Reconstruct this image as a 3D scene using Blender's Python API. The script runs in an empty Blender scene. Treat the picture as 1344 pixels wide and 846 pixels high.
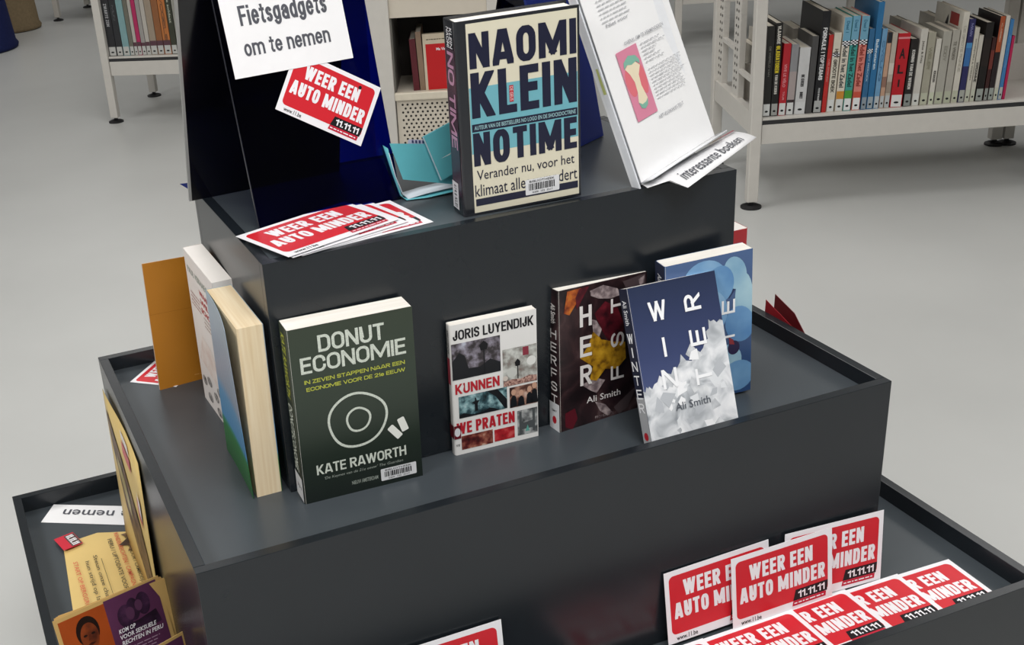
import bpy, bmesh, math, random
from mathutils import Vector, Matrix
R = math.radians
SC = bpy.context.scene
COL = SC.collection
random.seed(7)

# ------------------------------------------------------------------ camera
cd = bpy.data.cameras.new('camera'); cam = bpy.data.objects.new('camera', cd); COL.objects.link(cam)
cam.location = (-0.30623, -1.27316, 1.37808)
cam.rotation_euler = (1.12215783, 0.06575807, -0.39267865)
cd.sensor_fit = 'HORIZONTAL'; cd.sensor_width = 36.0
cd.lens = 1647.03 / 1344 * 36.0
cd.shift_x = 122.05 / 1344; cd.shift_y = 66.64 / 1344
cd.clip_start = 0.02; cd.clip_end = 60
SC.camera = cam
# ------------------------------------------------------------------ world, lamps, exposure
w = bpy.data.worlds.new('world'); SC.world = w; w.use_nodes = True
w.node_tree.nodes['Background'].inputs[0].default_value = (0.9, 0.94, 1.0, 1)
w.node_tree.nodes['Background'].inputs[1].default_value = 0.3
def area(name, loc, size, power, col=(1, .985, .965), rot=(0, 0, 0)):
    l = bpy.data.lights.new(name, 'AREA'); l.shape = 'RECTANGLE'; l.size, l.size_y = size; l.energy = power; l.color = col
    o = bpy.data.objects.new(name, l); o.location = loc; o.rotation_euler = rot; COL.objects.link(o)
for lx, ly, pw in ((-2.6, -1.2, 42), (0.2, -1.6, 37), (3.0, -1.2, 13), (-2.6, 2.4, 24), (0.9, 2.2, 17), (4.4, 2.4, 10), (-2.6, 6.2, 9), (1.0, 6.4, 8), (4.6, 6.2, 8), (1.0, 10.0, 7)):
    area('ceiling_light', (lx, ly, 3.05), (1.4, 1.4), pw * 1.95)
SC.view_settings.view_transform = 'Standard'
try: SC.view_settings.look = 'None'
except Exception: pass
SC.view_settings.exposure = 0.0; SC.view_settings.gamma = 1.0; SC.view_settings.use_curve_mapping = False

# ------------------------------------------------------------------ materials
def lin(c):
    if isinstance(c, str): c = tuple(int(c[i:i+2], 16) / 255 for i in (0, 2, 4))
    return tuple((x / 12.92 if x <= .04045 else ((x + .055) / 1.055) ** 2.4) for x in c[:3]) + (1,)
MATS = {}
def mat(name, col, rough=.5, spec=.5, var=.04, scale=40, metal=0, coat=0, bump=0):
    if name in MATS: return MATS[name]
    m = bpy.data.materials.new(name); m.use_nodes = True; nt = m.node_tree; b = nt.nodes['Principled BSDF']
    c = lin(col); b.inputs['Roughness'].default_value = rough; b.inputs['Metallic'].default_value = metal
    b.inputs['Specular IOR Level'].default_value = spec; b.inputs['Coat Weight'].default_value = coat; b.inputs['Coat Roughness'].default_value = .12
    tc = nt.nodes.new('ShaderNodeTexCoord'); n = nt.nodes.new('ShaderNodeTexNoise'); n.inputs['Scale'].default_value = scale; n.inputs['Detail'].default_value = 3
    nt.links.new(tc.outputs['Object'], n.inputs['Vector'])
    r = nt.nodes.new('ShaderNodeValToRGB'); r.color_ramp.elements[0].position = .3; r.color_ramp.elements[1].position = .7
    r.color_ramp.elements[0].color = tuple(x * (1 - var) for x in c[:3]) + (1,); r.color_ramp.elements[1].color = tuple(min(1, x * (1 + var)) for x in c[:3]) + (1,)
    nt.links.new(n.outputs['Fac'], r.inputs['Fac']); nt.links.new(r.outputs['Color'], b.inputs['Base Color'])
    if bump:
        bp = nt.nodes.new('ShaderNodeBump'); bp.inputs['Strength'].default_value = bump; bp.inputs['Distance'].default_value = .001
        nt.links.new(n.outputs['Fac'], bp.inputs['Height']); nt.links.new(bp.outputs['Normal'], b.inputs['Normal'])
    MATS[name] = m; return m
def ramp_mat(name, cols, scale=30, rough=.35, detail=4, kind='noise', dist=0.0, stretch=(1, 1, 1), spec=.5):
    """printed picture: noise or cells turned into a few inks"""
    if name in MATS: return MATS[name]
    m = bpy.data.materials.new(name); m.use_nodes = True; nt = m.node_tree; b = nt.nodes['Principled BSDF']; b.inputs['Roughness'].default_value = rough
    b.inputs['Specular IOR Level'].default_value = spec
    tc = nt.nodes.new('ShaderNodeTexCoord'); mp = nt.nodes.new('ShaderNodeMapping'); mp.inputs['Scale'].default_value = stretch
    nt.links.new(tc.outputs['Object'], mp.inputs['Vector'])
    if kind == 'noise':
        n = nt.nodes.new('ShaderNodeTexNoise'); n.inputs['Detail'].default_value = detail; n.inputs['Distortion'].default_value = dist; out = n.outputs['Fac']
    elif kind == 'voronoi':
        n = nt.nodes.new('ShaderNodeTexVoronoi'); out = n.outputs['Distance']
    elif kind == 'cells':
        n = nt.nodes.new('ShaderNodeTexVoronoi'); sp = nt.nodes.new('ShaderNodeSeparateColor'); nt.links.new(n.outputs['Color'], sp.inputs[0]); out = sp.outputs[0]
    elif kind == 'wave':
        n = nt.nodes.new('ShaderNodeTexWave'); n.inputs['Distortion'].default_value = dist; out = n.outputs['Fac']
    n.inputs['Scale'].default_value = scale
    nt.links.new(mp.outputs['Vector'], n.inputs['Vector'])
    r = nt.nodes.new('ShaderNodeValToRGB'); e = r.color_ramp.elements
    while len(e) < len(cols): e.new(.5)
    for i, (p, c) in enumerate(cols): e[i].position = p; e[i].color = lin(c)
    nt.links.new(out, r.inputs['Fac']); nt.links.new(r.outputs['Color'], b.inputs['Base Color'])
    MATS[name] = m; return m
def grad_mat(name, axis, lo, hi, cols, rough=.35):
    """printed gradient along an object axis"""
    if name in MATS: return MATS[name]
    m = bpy.data.materials.new(name); m.use_nodes = True; nt = m.node_tree; b = nt.nodes['Principled BSDF']; b.inputs['Roughness'].default_value = rough
    tc = nt.nodes.new('ShaderNodeTexCoord'); sp = nt.nodes.new('ShaderNodeSeparateXYZ'); nt.links.new(tc.outputs['Object'], sp.inputs[0])
    mr = nt.nodes.new('ShaderNodeMapRange'); mr.inputs[1].default_value = lo; mr.inputs[2].default_value = hi; nt.links.new(sp.outputs[axis], mr.inputs[0])
    r = nt.nodes.new('ShaderNodeValToRGB'); e = r.color_ramp.elements
    while len(e) < len(cols): e.new(.5)
    for i, (p, c) in enumerate(cols): e[i].position = p; e[i].color = lin(c)
    nt.links.new(mr.outputs[0], r.inputs['Fac']); nt.links.new(r.outputs['Color'], b.inputs['Base Color']); MATS[name] = m; return m
def page_mat(name, col, dark, axis='y', scale=900):
    """edges of stacked pages: fine lines"""
    st = (scale / 100, .3, .3) if axis == 'x' else (.3, scale / 100, .3)
    return ramp_mat(name, [(.2, dark), (.75, col)], scale=22, rough=.75, stretch=st, detail=2, spec=.2)

def m_ink(c, r=.4): return mat('ink_' + c, c, r, .4, .02)
WHITE = mat('white_paper', 'f0f0f2', .55, .3, .015)
STICKER = mat('white_sticker', 'dcdde0', .45, .3, .02)
BLACKINK = mat('black_ink', '16161a', .45, .3, .02)
PAGES = page_mat('white_pages', 'fbf8f2', 'ece6dc', 'y')
CREAMPAGES = page_mat('cream_pages', 'f2e2c4', 'ddc49c', 'y')

# ------------------------------------------------------------------ mesh helpers
def link(name, me, parent=None):
    o = bpy.data.objects.new(name, me); COL.objects.link(o)
    if parent is not None: o.parent = parent
    return o
def mesh(name, vs, fs, m, parent=None, smooth=False, fm=None):
    me = bpy.data.meshes.new(name); me.from_pydata([tuple(v) for v in vs], [], fs)
    for q in (m if isinstance(m, (list, tuple)) else [m]): me.materials.append(q)
    if fm: me.polygons.foreach_set('material_index', fm)
    if smooth: me.polygons.foreach_set('use_smooth', [True] * len(me.polygons))
    me.update(); return link(name, me, parent)
def thing(name, label, cat, loc=(0, 0, 0), rot=(0, 0, 0), group=None):
    o = bpy.data.objects.new(name, None); COL.objects.link(o); o.location = loc; o.rotation_euler = rot; o.empty_display_size = .02
    return tag(o, label, cat, group)
def tag(o, label=None, cat=None, group=None, kind=None):
    if label: o['label'] = label
    if cat: o['category'] = cat
    if group: o['group'] = group
    if kind: o['kind'] = kind
    return o
class MB:
    """collects boxes / prisms and links them as one mesh"""
    def __init__(s): s.v = []; s.f = []; s.m = []
    def add(s, vs, fs, mi=0):
        n = len(s.v); s.v += [tuple(v) for v in vs]; s.f += [tuple(i + n for i in f) for f in fs]; s.m += [mi] * len(fs)
    def box(s, a, b, mi=0):
        x0, y0, z0 = a; x1, y1, z1 = b
        s.add([(x0, y0, z0), (x1, y0, z0), (x1, y1, z0), (x0, y1, z0), (x0, y0, z1), (x1, y0, z1), (x1, y1, z1), (x0, y1, z1)],
              [(0, 3, 2, 1), (4, 5, 6, 7), (0, 1, 5, 4), (1, 2, 6, 5), (2, 3, 7, 6), (3, 0, 4, 7)], mi)
    def lathe(s, cx, cy, prof, n=20, mi=0):
        vs = []; fs = []
        for r, z in prof:
            for k in range(n): a = 2 * math.pi * k / n; vs.append((cx + r * math.cos(a), cy + r * math.sin(a), z))
        for j in range(len(prof) - 1):
            for k in range(n): fs.append((j * n + k, j * n + (k + 1) % n, (j + 1) * n + (k + 1) % n, (j + 1) * n + k))
        fs.append(tuple(range(n))[::-1]); fs.append(tuple((len(prof) - 1) * n + k for k in range(n))); s.add(vs, fs, mi)
    def build(s, name, m, parent=None, bevel=0, smooth=False):
        o = mesh(name, s.v, s.f, m, parent, smooth, s.m)
        if bevel:
            b = o.modifiers.new('bevel', 'BEVEL'); b.width = bevel; b.segments = 2; b.limit_method = 'ANGLE'
        return o
def box(name, a, b, m, parent=None, bevel=0):
    q = MB(); q.box(a, b); return q.build(name, m, parent, bevel)
# ---- block lettering drawn with strokes of constant weight
def clip_poly(pts, x0, y0, x1, y1):
    for ax, lim, sg in ((0, x0, 1), (0, x1, -1), (1, y0, 1), (1, y1, -1)):
        out = []
        for i in range(len(pts)):
            a, b = pts[i - 1], pts[i]; da, db = sg * (a[ax] - lim), sg * (b[ax] - lim)
            if (da >= 0) != (db >= 0): t = da / (da - db); out.append((a[0] + (b[0] - a[0]) * t, a[1] + (b[1] - a[1]) * t))
            if db >= 0: out.append(b)
        pts = out
        if not pts: return []
    return pts
def arc(cx, cy, rx, ry, a0, a1, n=10): return [(cx + rx * math.cos(R(a0 + (a1 - a0) * i / n)), cy + ry * math.sin(R(a0 + (a1 - a0) * i / n))) for i in range(n + 1)]
q4 = .30
GL_ = {
 'A': (.68, [[(-.05, -.1), (.42, 1.1)], [(1.05, -.1), (.58, 1.1)], [(.22, .2), (.78, .2)]]), 'B': (.6, [[(0, 0), (0, 1)], [(0, 1)] + arc(.55, .76, .42, .24, 90, -90) + [(0, .52)], [(0, .52)] + arc(.6, .26, .4, .26, 90, -90) + [(0, 0)]]),
 'C': (.6, [arc(.5, 1 - q4, .5, q4, 0, 180) + arc(.5, q4, .5, q4, 180, 360)]), 'D': (.62, [[(0, 0), (0, 1)], [(0, 1), (.4, 1)] + arc(.5, 1 - q4, .5, q4, 90, 0) + arc(.5, q4, .5, q4, 0, -90) + [(.4, 0), (0, 0)]]),
 'E': (.52, [[(0, 0), (0, 1)], [(0, 1), (1, 1)], [(0, .52), (.88, .52)], [(0, 0), (1, 0)]]), 'F': (.5, [[(0, 0), (0, 1)], [(0, 1), (1, 1)], [(0, .5), (.88, .5)]]),
 'G': (.63, [arc(.5, 1 - q4, .5, q4, 0, 180) + arc(.5, q4, .5, q4, 180, 360) + [(1, .48)], [(.55, .48), (1, .48)]]), 'H': (.62, [[(0, 0), (0, 1)], [(1, 0), (1, 1)], [(0, .52), (1, .52)]]),
 'I': (0, [[(0, 0), (0, 1)]]), 'J': (.5, [[(1, 1), (1, .3)] + arc(.5, q4, .5, q4, 0, -180)]), 'K': (.64, [[(0, 0), (0, 1)], [(.05, .35), (.98, 1.08)], [(.30, .56), (1.0, -.1)]]),
 'L': (.5, [[(0, 1), (0, 0)], [(0, 0), (1, 0)]]), 'M': (.92, [[(0, 0), (0, 1)], [(1, 0), (1, 1)], [(.03, 1.05), (.5, .12)], [(.97, 1.05), (.5, .12)]]), 'N': (.64, [[(0, 0), (0, 1)], [(1, 0), (1, 1)], [(.0, 1.05), (1, -.05)]]),
 'O': (.63, [arc(.5, 1 - q4, .5, q4, 0, 180) + arc(.5, q4, .5, q4, 180, 360) + [(1, 1 - q4)]]), 'P': (.58, [[(0, 0), (0, 1)], [(0, 1)] + arc(.55, .74, .45, .26, 90, -90) + [(0, .48)]]),
 'R': (.62, [[(0, 0), (0, 1)], [(0, 1)] + arc(.55, .75, .43, .25, 90, -90) + [(0, .5)], [(.45, .5), (1.02, -.1)]]), 'S': (.58, [arc(.5, .76, .5, .24, 10, 180, 8) + arc(.5, .76, .5, .25, 180, 270, 5) + arc(.5, .26, .5, .25, 90, 0, 5) + arc(.5, .24, .5, .24, 0, -170, 8)]),
 'T': (.56, [[(.5, 0), (.5, 1)], [(0, 1), (1, 1)]]), 'U': (.62, [[(0, 1), (0, q4)] + arc(.5, q4, .5, q4, 180, 360) + [(1, 1)]]), 'V': (.64, [[(-.02, 1.1), (.5, -.02)], [(1.02, 1.1), (.5, -.02)]]),
 'W': (.96, [[(-.02, 1.1), (.25, -.02)], [(.5, 1.0), (.25, -.02)], [(.5, 1.0), (.75, -.02)], [(1.02, 1.1), (.75, -.02)]]), 'Y': (.62, [[(-.02, 1.1), (.5, .42)], [(1.02, 1.1), (.5, .42)], [(.5, .45), (.5, 0)]]),
 'Z': (.56, [[(0, 1), (1, 1)], [(1, 1), (0, 0)], [(0, 0), (1, 0)]]), '1': (.22, [[(1, 0), (1, 1)], [(-.1, .80), (1, .86)]]), '2': (.56, [arc(.5, .72, .5, .28, 170, -20) + [(0, 0)], [(0, 0), (1, 0)]]), '.': (0, [[(0, 0), (0, .0)]]), '-': (.3, [[(0, .42), (1, .42)]]), '/': (.4, [[(0, -.1), (1, 1.1)]]), ' ': (.22, []),
 'f': (.4, []), 'a': (.5, [[(1, 0), (1, .45)] + arc(.5, .46, .5, .24, 0, 165, 7), [(1, .40), (.5, .40)] + arc(.5, .2, .5, .2, 90, 270, 8) + [(1, .08)]]), 'b': (.5, [[(0, 0), (0, 1)], arc(.5, .35, .5, .35, 0, 360, 16)]), 'd': (.5, [[(1, 0), (1, 1)], arc(.5, .35, .5, .35, 0, 360, 16)]),
 'e': (.5, [[(0, .37), (1, .37)] + arc(.5, .37, .5, .33, 5, 180, 9) + arc(.5, .33, .5, .33, 180, 325, 8)]), 'g': (.5, [[(1, .70), (1, .02)] + arc(.5, .0, .5, .22, 0, -155, 8), arc(.5, .38, .5, .32, 0, 360, 16)]), 'i': (0, [[(0, 0), (0, .70)], [(0, .98), (0, 1.0)]]),
 'k': (.48, [[(0, 0), (0, 1)], [(.05, .26), (.95, .78)], [(.35, .42), (1, -.1)]]), 'm': (.86, [[(0, 0), (0, .70)], [(0, .48)] + arc(.25, .48, .25, .22, 180, 0, 8) + [(.5, 0)], [(.5, .48)] + arc(.75, .48, .25, .22, 180, 0, 8) + [(1, 0)]]), 'n': (.5, [[(0, 0), (0, .70)], [(0, .45)] + arc(.5, .45, .5, .25, 180, 0, 9) + [(1, 0)]]),
 'o': (.52, [arc(.5, .35, .5, .35, 0, 360, 18)]), 'r': (.32, [[(0, 0), (0, .70)], [(0, .42)] + arc(.8, .42, .8, .27, 180, 85, 6)]), 's': (.42, [arc(.5, .53, .5, .17, 25, 180, 6) + arc(.5, .53, .5, .17, 180, 270, 4) + arc(.5, .18, .5, .18, 90, 0, 4) + arc(.5, .18, .5, .18, 0, -155, 6)]), 't': (.34, [[(.4, .92), (.4, .2)] + arc(.85, .2, .45, .2, 180, 280, 5), [(0, .70), (1, .70)]]),
 'l': (0, [[(0, 0), (0, 1)]]), 'u': (.5, [[(1, 0), (1, .7)], [(0, .7), (0, .25)] + arc(.5, .25, .5, .25, 180, 360, 9)]), 'z': (.45, [[(0, .7), (1, .7)], [(1, .7), (0, 0)], [(0, 0), (1, 0)]]),
}
SF = {}
def stroke_text(body, wt, aspect, gap=None):
    """polygons of a line of lettering, cap height 1, as wide as asked"""
    key = (body, round(wt, 3), round(aspect, 2))
    if key in SF: return SF[key]
    gap = gap if gap is not None else max(.055, wt * .42); lowd = any(c in 'g' for c in body)
    H = 1.27 if lowd else 1.0
    if not any(c.isupper() or c in 'bdkltfi1234567890' for c in body): H = .72 + (.27 if lowd else 0)
    tot = aspect * H; ws = [GL_[c][0] for c in body]
    fixed = gap * (len(body) - 1) + sum(wt for c in body if GL_[c][0] == 0); var = sum(ws) or 1
    g = (tot - fixed) / var; hs = .5 * wt
    vs = []; fs = []; x = 0
    for c, w0 in zip(body, ws):
        w = w0 * g if w0 else wt
        low = c in 'abdegikmnorstluz'
        for line in GL_[c][1]:
            P = [(x + hs + px * (w - 2 * hs), (hs * .85 + py * (1 - 1.7 * hs)) if not low else (hs * .8 + py * (1 - 1.6 * hs))) for px, py in line]
            if len(P) == 2 and P[0] == P[1]: P = [(P[0][0], P[0][1] - .001), (P[0][0], P[0][1] + .001)]
            closed = len(P) > 3 and abs(P[0][0] - P[-1][0]) + abs(P[0][1] - P[-1][1]) < 1e-3
            n = len(P); off = []
            for i in range(n):
                a = P[i - 1] if i else (P[-2] if closed else None); b = P[i + 1] if i < n - 1 else (P[1] if closed else None)
                d1 = None if a is None else Vector((P[i][0] - a[0], P[i][1] - a[1])).normalized(); d2 = None if b is None else Vector((b[0] - P[i][0], b[1] - P[i][1])).normalized()
                d = d2 if d1 is None else (d1 if d2 is None else ((d1 + d2).normalized() if (d1 + d2).length > .3 else d2))
                nrm = Vector((-d.y, d.x)); k = 1
                if d1 is not None and d2 is not None: k = 1 / max(.5, abs(nrm.dot(Vector((-d2.y, d2.x)))))
                hx = hs * k; p = Vector(P[i])
                if not closed and i == 0: p = p - d * hs
                if not closed and i == n - 1: p = p + d * hs
                off.append((tuple(p + nrm * hx), tuple(p - nrm * hx)))
            for i in range(n - 1):
                qd = clip_poly([off[i][1], off[i + 1][1], off[i + 1][0], off[i][0]], x, -.27 if low else 0, x + w, 1)
                if len(qd) > 2: m = len(vs); vs += qd; fs.append(tuple(range(m, m + len(qd))))
        x += w + gap
    x0 = min(v[0] for v in vs); x1 = max(v[0] for v in vs); y0 = min(v[1] for v in vs); y1 = max(v[1] for v in vs)
    SF[key] = ([((a - x0) / (x1 - x0), (b - y0) / (y1 - y0)) for a, b in vs], fs); return SF[key]
# ------------------------------------------------------------------ printing on flat faces
EPS = 0.00016
class Face:
    """a flat face: origin, unit axes, size; prints get a thin layer each"""
    def __init__(s, parent, o, ex, ey, w, h):
        s.p = parent; s.o = Vector(o); s.ex = Vector(ex).normalized(); s.ey = Vector(ey).normalized(); s.w = w; s.h = h; s.n = s.ex.cross(s.ey); s.k = 1
    def pt(s, u, v, k): return s.o + s.ex * (u * s.w) + s.ey * (v * s.h) + s.n * (k * EPS)
    def poly(s, name, pts, m, k=1):
        return mesh(name, [s.pt(u, v, k) for u, v in pts], [tuple(range(len(pts)))], m, s.p)
    def polys(s, name, lst, m, k=1):
        vs = []; fs = []
        for pts in lst:
            n = len(vs); vs += [s.pt(u, v, k) for u, v in pts]; fs.append(tuple(range(n, n + len(pts))))
        return mesh(name, vs, fs, m, s.p)
    def rect(s, name, u0, v0, u1, v1, m, k=1, r=0):
        if not r: return s.poly(name, [(u0, v0), (u1, v0), (u1, v1), (u0, v1)], m, k)
        ru, rv = r / s.w, r / s.h; pts = []
        for cx, cy, a0 in ((u1 - ru, v0 + rv, -90), (u1 - ru, v1 - rv, 0), (u0 + ru, v1 - rv, 90), (u0 + ru, v0 + rv, 180)):
            for i in range(7): a = R(a0 + 15 * i); pts.append((cx + ru * math.cos(a), cy + rv * math.sin(a)))
        return s.poly(name, pts, m, k)
    def ring(s, name, c, a, b, ia, ib, m, k=1, wob=0, n=48):
        vs = []; fs = []
        for i in range(n):
            t = 2 * math.pi * i / n; q = 1 + wob * math.sin(3 * t + 1) + wob * .6 * math.sin(5 * t)
            vs.append(s.pt(c[0] + a * q * math.cos(t), c[1] + b * q * math.sin(t), k)); vs.append(s.pt(c[0] + ia * q * math.cos(t), c[1] + ib * q * math.sin(t), k))
        for i in range(n): j = (i + 1) % n; fs.append((2 * i, 2 * j, 2 * j + 1, 2 * i + 1))
        return mesh(name, vs, fs, m, s.p)
    def disc(s, name, c, a, b, m, k=1, rot=0, n=24):
        pts = []
        for i in range(n):
            t = 2 * math.pi * i / n; x, y = a * math.cos(t) * s.w, b * math.sin(t) * s.h; ca, sa = math.cos(rot), math.sin(rot)
            pts.append((c[0] + (x * ca - y * sa) / s.w, c[1] + (x * sa + y * ca) / s.h))
        pts = clip_poly(pts, 0, 0, 1, 1)
        return s.poly(name, pts, m, k)
    def text(s, name, body, u0, v0, u1, v1, m, k=2, bold=0, dirn='r', shear=0, parent=None, wt=0):
        """fits a line of lettering into the box; dirn r = reads right, d = reads down, u = reads up, x = upside down"""
        if wt:
            W_, H_ = (u1 - u0) * s.w, (v1 - v0) * s.h
            if dirn in 'du': W_, H_ = H_, W_
            me = stroke_text(body, wt, W_ / H_)
        else: me = text_mesh(body, bold, shear)
        a, b = {'r': ((u1 - u0, 0), (0, v1 - v0)), 'd': ((0, v0 - v1), (u1 - u0, 0)), 'u': ((0, v1 - v0), (u0 - u1, 0)), 'x': ((u0 - u1, 0), (0, v0 - v1))}[dirn]
        o = {'r': (u0, v0), 'd': (u0, v1), 'u': (u1, v0), 'x': (u1, v1)}[dirn]
        lay = {}
        if wt:
            for j, fc_ in enumerate(me[1]):
                for i_ in fc_: lay[i_] = .05 * (j % 17)
        vs = [s.pt(o[0] + x * a[0] + y * b[0], o[1] + x * a[1] + y * b[1], k + lay.get(i_, 0)) for i_, (x, y) in enumerate(me[0])]
        return mesh(name, vs, me[1], m, parent or s.p)
TC = {}
def text_mesh(body, bold=0, shear=0):
    key = (body, bold, shear)
    if key in TC: return TC[key]
    c = bpy.data.curves.new('lettering', 'FONT'); c.body = body; c.offset = bold; c.shear = shear; c.resolution_u = 2; c.fill_mode = 'FRONT'; c.align_x = 'LEFT'
    o = bpy.data.objects.new('lettering', c); COL.objects.link(o)
    bpy.context.view_layer.update()
    me = bpy.data.meshes.new_from_object(o.evaluated_get(bpy.context.evaluated_depsgraph_get()))
    vs = [v.co.copy() for v in me.vertices]; fs = [tuple(p.vertices) for p in me.polygons]
    bpy.data.objects.remove(o); bpy.data.meshes.remove(me); bpy.data.curves.remove(c)
    x0 = min(v.x for v in vs); x1 = max(v.x for v in vs); y0 = min(v.y for v in vs); y1 = max(v.y for v in vs)
    r = ([((v.x - x0) / max(1e-6, x1 - x0), (v.y - y0) / max(1e-6, y1 - y0)) for v in vs], fs); TC[key] = r; return r
def small_print(face, name, u0, v0, u1, v1, n, m, k=1, th=.35, ragged=.25):
    """a block of unreadably small lines of print"""
    ls = []; rnd = random.Random(hash((round(u0, 3), n)) & 255)
    for i in range(n):
        b = v1 - (v1 - v0) * (i + .5) / n; hh = (v1 - v0) / n * th; u = u0
        e = u1 - (u1 - u0) * ragged * rnd.random()
        while u < e - .01:
            wd = (.02 + .07 * rnd.random()) * .8; q = min(u + wd, e); ls.append([(u, b - hh / 2), (q, b - hh / 2), (q, b + hh / 2), (u, b + hh / 2)]); u = q + .012
    return face.polys(name, ls, m, k)

# ================================================================== SETTING
FLOORM = mat('floor_vinyl', 'c5c6c4', .36, .45, .03, 2.2)
fl = box('floor', (-6.1, -6.1, -.1), (9.1, 13.1, 0), FLOORM); tag(fl, kind='structure')
WALLM = mat('wall_paint', 'b9bcc0', .8, .3, .02, 3)
for nm, a, b in (('wall_left', (-6.1, -6, 0), (-6, 13, 3.2)), ('wall_right', (9, -6, 0), (9.1, 13, 3.2)), ('wall_back', (-6, 13, 0), (9, 13.1, 3.2)), ('wall_front', (-6, -6.1, 0), (9, -6, 3.2))):
    tag(box(nm, a, b, WALLM), kind='structure')
tag(box('ceiling', (-6.1, -6.1, 3.2), (9.1, 13.1, 3.3), mat('ceiling_paint', 'cfcdc8', .9, .2, .02, 3)), kind='structure')

# ================================================================== DISPLAY STAND (three stepped tiers)
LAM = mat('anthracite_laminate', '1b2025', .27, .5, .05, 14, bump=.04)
LAM_LIT = mat('anthracite_laminate_lit', '40464b', .33, .5, .05, 10, bump=.04)  # same laminate for the tops, ceiling reflection painted in as a lighter colour
T1 = dict(x0=0, x1=.62, y0=0, y1=.3291, z=.9)
T2 = dict(x0=-.1483, x1=.7685, y0=-.1457, y1=.4779, z=.6293)
T3 = dict(x0=-.3109, x1=.9251, y0=-.2935, y1=.6207, z=.3605)
RT = .0133; F2 = .6085; F3 = .3335
stand = thing('display_stand', 'anthracite grey three-stepped display stand in the middle of the floor', 'display stand')
def tier(name, t, zb, rim):
    e = bpy.data.objects.new(name, None); COL.objects.link(e); e.parent = stand; e.empty_display_size = .02
    x0, x1, y0, y1, z = t['x0'], t['x1'], t['y0'], t['y1'], t['z']
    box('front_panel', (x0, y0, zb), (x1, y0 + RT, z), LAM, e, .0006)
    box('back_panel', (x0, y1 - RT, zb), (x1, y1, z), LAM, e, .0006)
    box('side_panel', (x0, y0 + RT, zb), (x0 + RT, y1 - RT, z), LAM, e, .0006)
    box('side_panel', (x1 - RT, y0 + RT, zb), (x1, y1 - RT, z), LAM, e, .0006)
    box('top_panel', (x0 + RT, y0 + RT, rim - .016), (x1 - RT, y1 - RT, rim), LAM_LIT, e)
    return e
tier('upper_tier', T1, F2 + .0002, T1['z'] - .0004)
tier('middle_tray', T2, F3 + .0002, F2)
tier('lower_tray', T3, .04, F3)
box('plinth', (T3['x0'] + .03, T3['y0'] + .03, 0), (T3['x1'] - .03, T3['y1'] - .03, .04), LAM, stand)

# ================================================================== BOOKS
def cover_mesh(name, w, h, t, ct, m, parent, gap=0, flare=0):
    """front board, rounded spine and back board as one wrapped sheet"""
    out = []; n = 6
    rr = min(.0035, t * .28)
    prof = [(w, 0)]
    for i in range(n + 1): a = math.pi / 2 * i / n; prof.append((rr - rr * math.sin(a), rr - rr * math.cos(a)))
    for i in range(n + 1): a = math.pi / 2 * i / n; prof.append((rr - rr * math.cos(a), t - rr + rr * math.sin(a)))
    prof.append((w, t))
    r2 = max(rr - ct, .0002); inn = [(w, ct)]
    for i in range(n + 1): a = math.pi / 2 * i / n; inn.append((ct + r2 - r2 * math.sin(a), ct + r2 - r2 * math.cos(a)))
    for i in range(n + 1): a = math.pi / 2 * i / n; inn.append((ct + r2 - r2 * math.cos(a), t - ct - r2 + r2 * math.sin(a)))
    inn.append((w, t - ct))
    N = len(prof); vs = [(x, y, 0) for x, y in prof] + [(x, y, 0) for x, y in inn] + [(x, y, h) for x, y in prof] + [(x, y, h) for x, y in inn]
    fs = []
    for i in range(N - 1):
        fs.append((i + 1, i, 2 * N + i, 2 * N + i + 1)); fs.append((N + i, N + i + 1, 3 * N + i + 1, 3 * N + i))
        fs.append((i, i + 1, N + i + 1, N + i)); fs.append((2 * N + i + 1, 2 * N + i, 3 * N + i, 3 * N + i + 1))
    for i in (0, N - 1): fs.append((i, N + i, 3 * N + i, 2 * N + i))
    return mesh(name, vs, fs, m, parent)
def book(name, label, loc, ang, w, h, t, cover, pages=PAGES, hard=False, group=None):
    root = thing(name, label, 'book', loc, tuple(R(a) for a in ang), group)
    ct = .0022 if hard else .0005; ins = .003 if hard else .0
    cover_mesh('cover', w, h, t, ct, cover, root)
    q = MB(); q.box((ct + .001, ct, ins), (w - (.003 if hard else .0006), t - ct, h - ins - .0002)); q.build('page_block', pages, root)
    return root, Face(root, (0, 0, 0), (1, 0, 0), (0, 0, 1), w, h), Face(root, (0, t, 0), (0, -1, 0), (0, 0, 1), t, h)
def E(tilt, roll, yaw): return (tilt, roll, yaw)   # euler XYZ order is Rz*Ry*Rx
def place(root, loc, yaw, tilt, roll):
    """yaw about z, then lean, then roll in the plane of the cover (degrees)"""
    M = Matrix.Rotation(R(yaw), 4, 'Z') @ Matrix.Rotation(R(tilt), 4, 'X') @ Matrix.Rotation(R(roll), 4, 'Y')
    root.matrix_world = Matrix.Translation(Vector(loc)) @ M
    root.location = loc; root.rotation_euler = M.to_euler()
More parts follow.
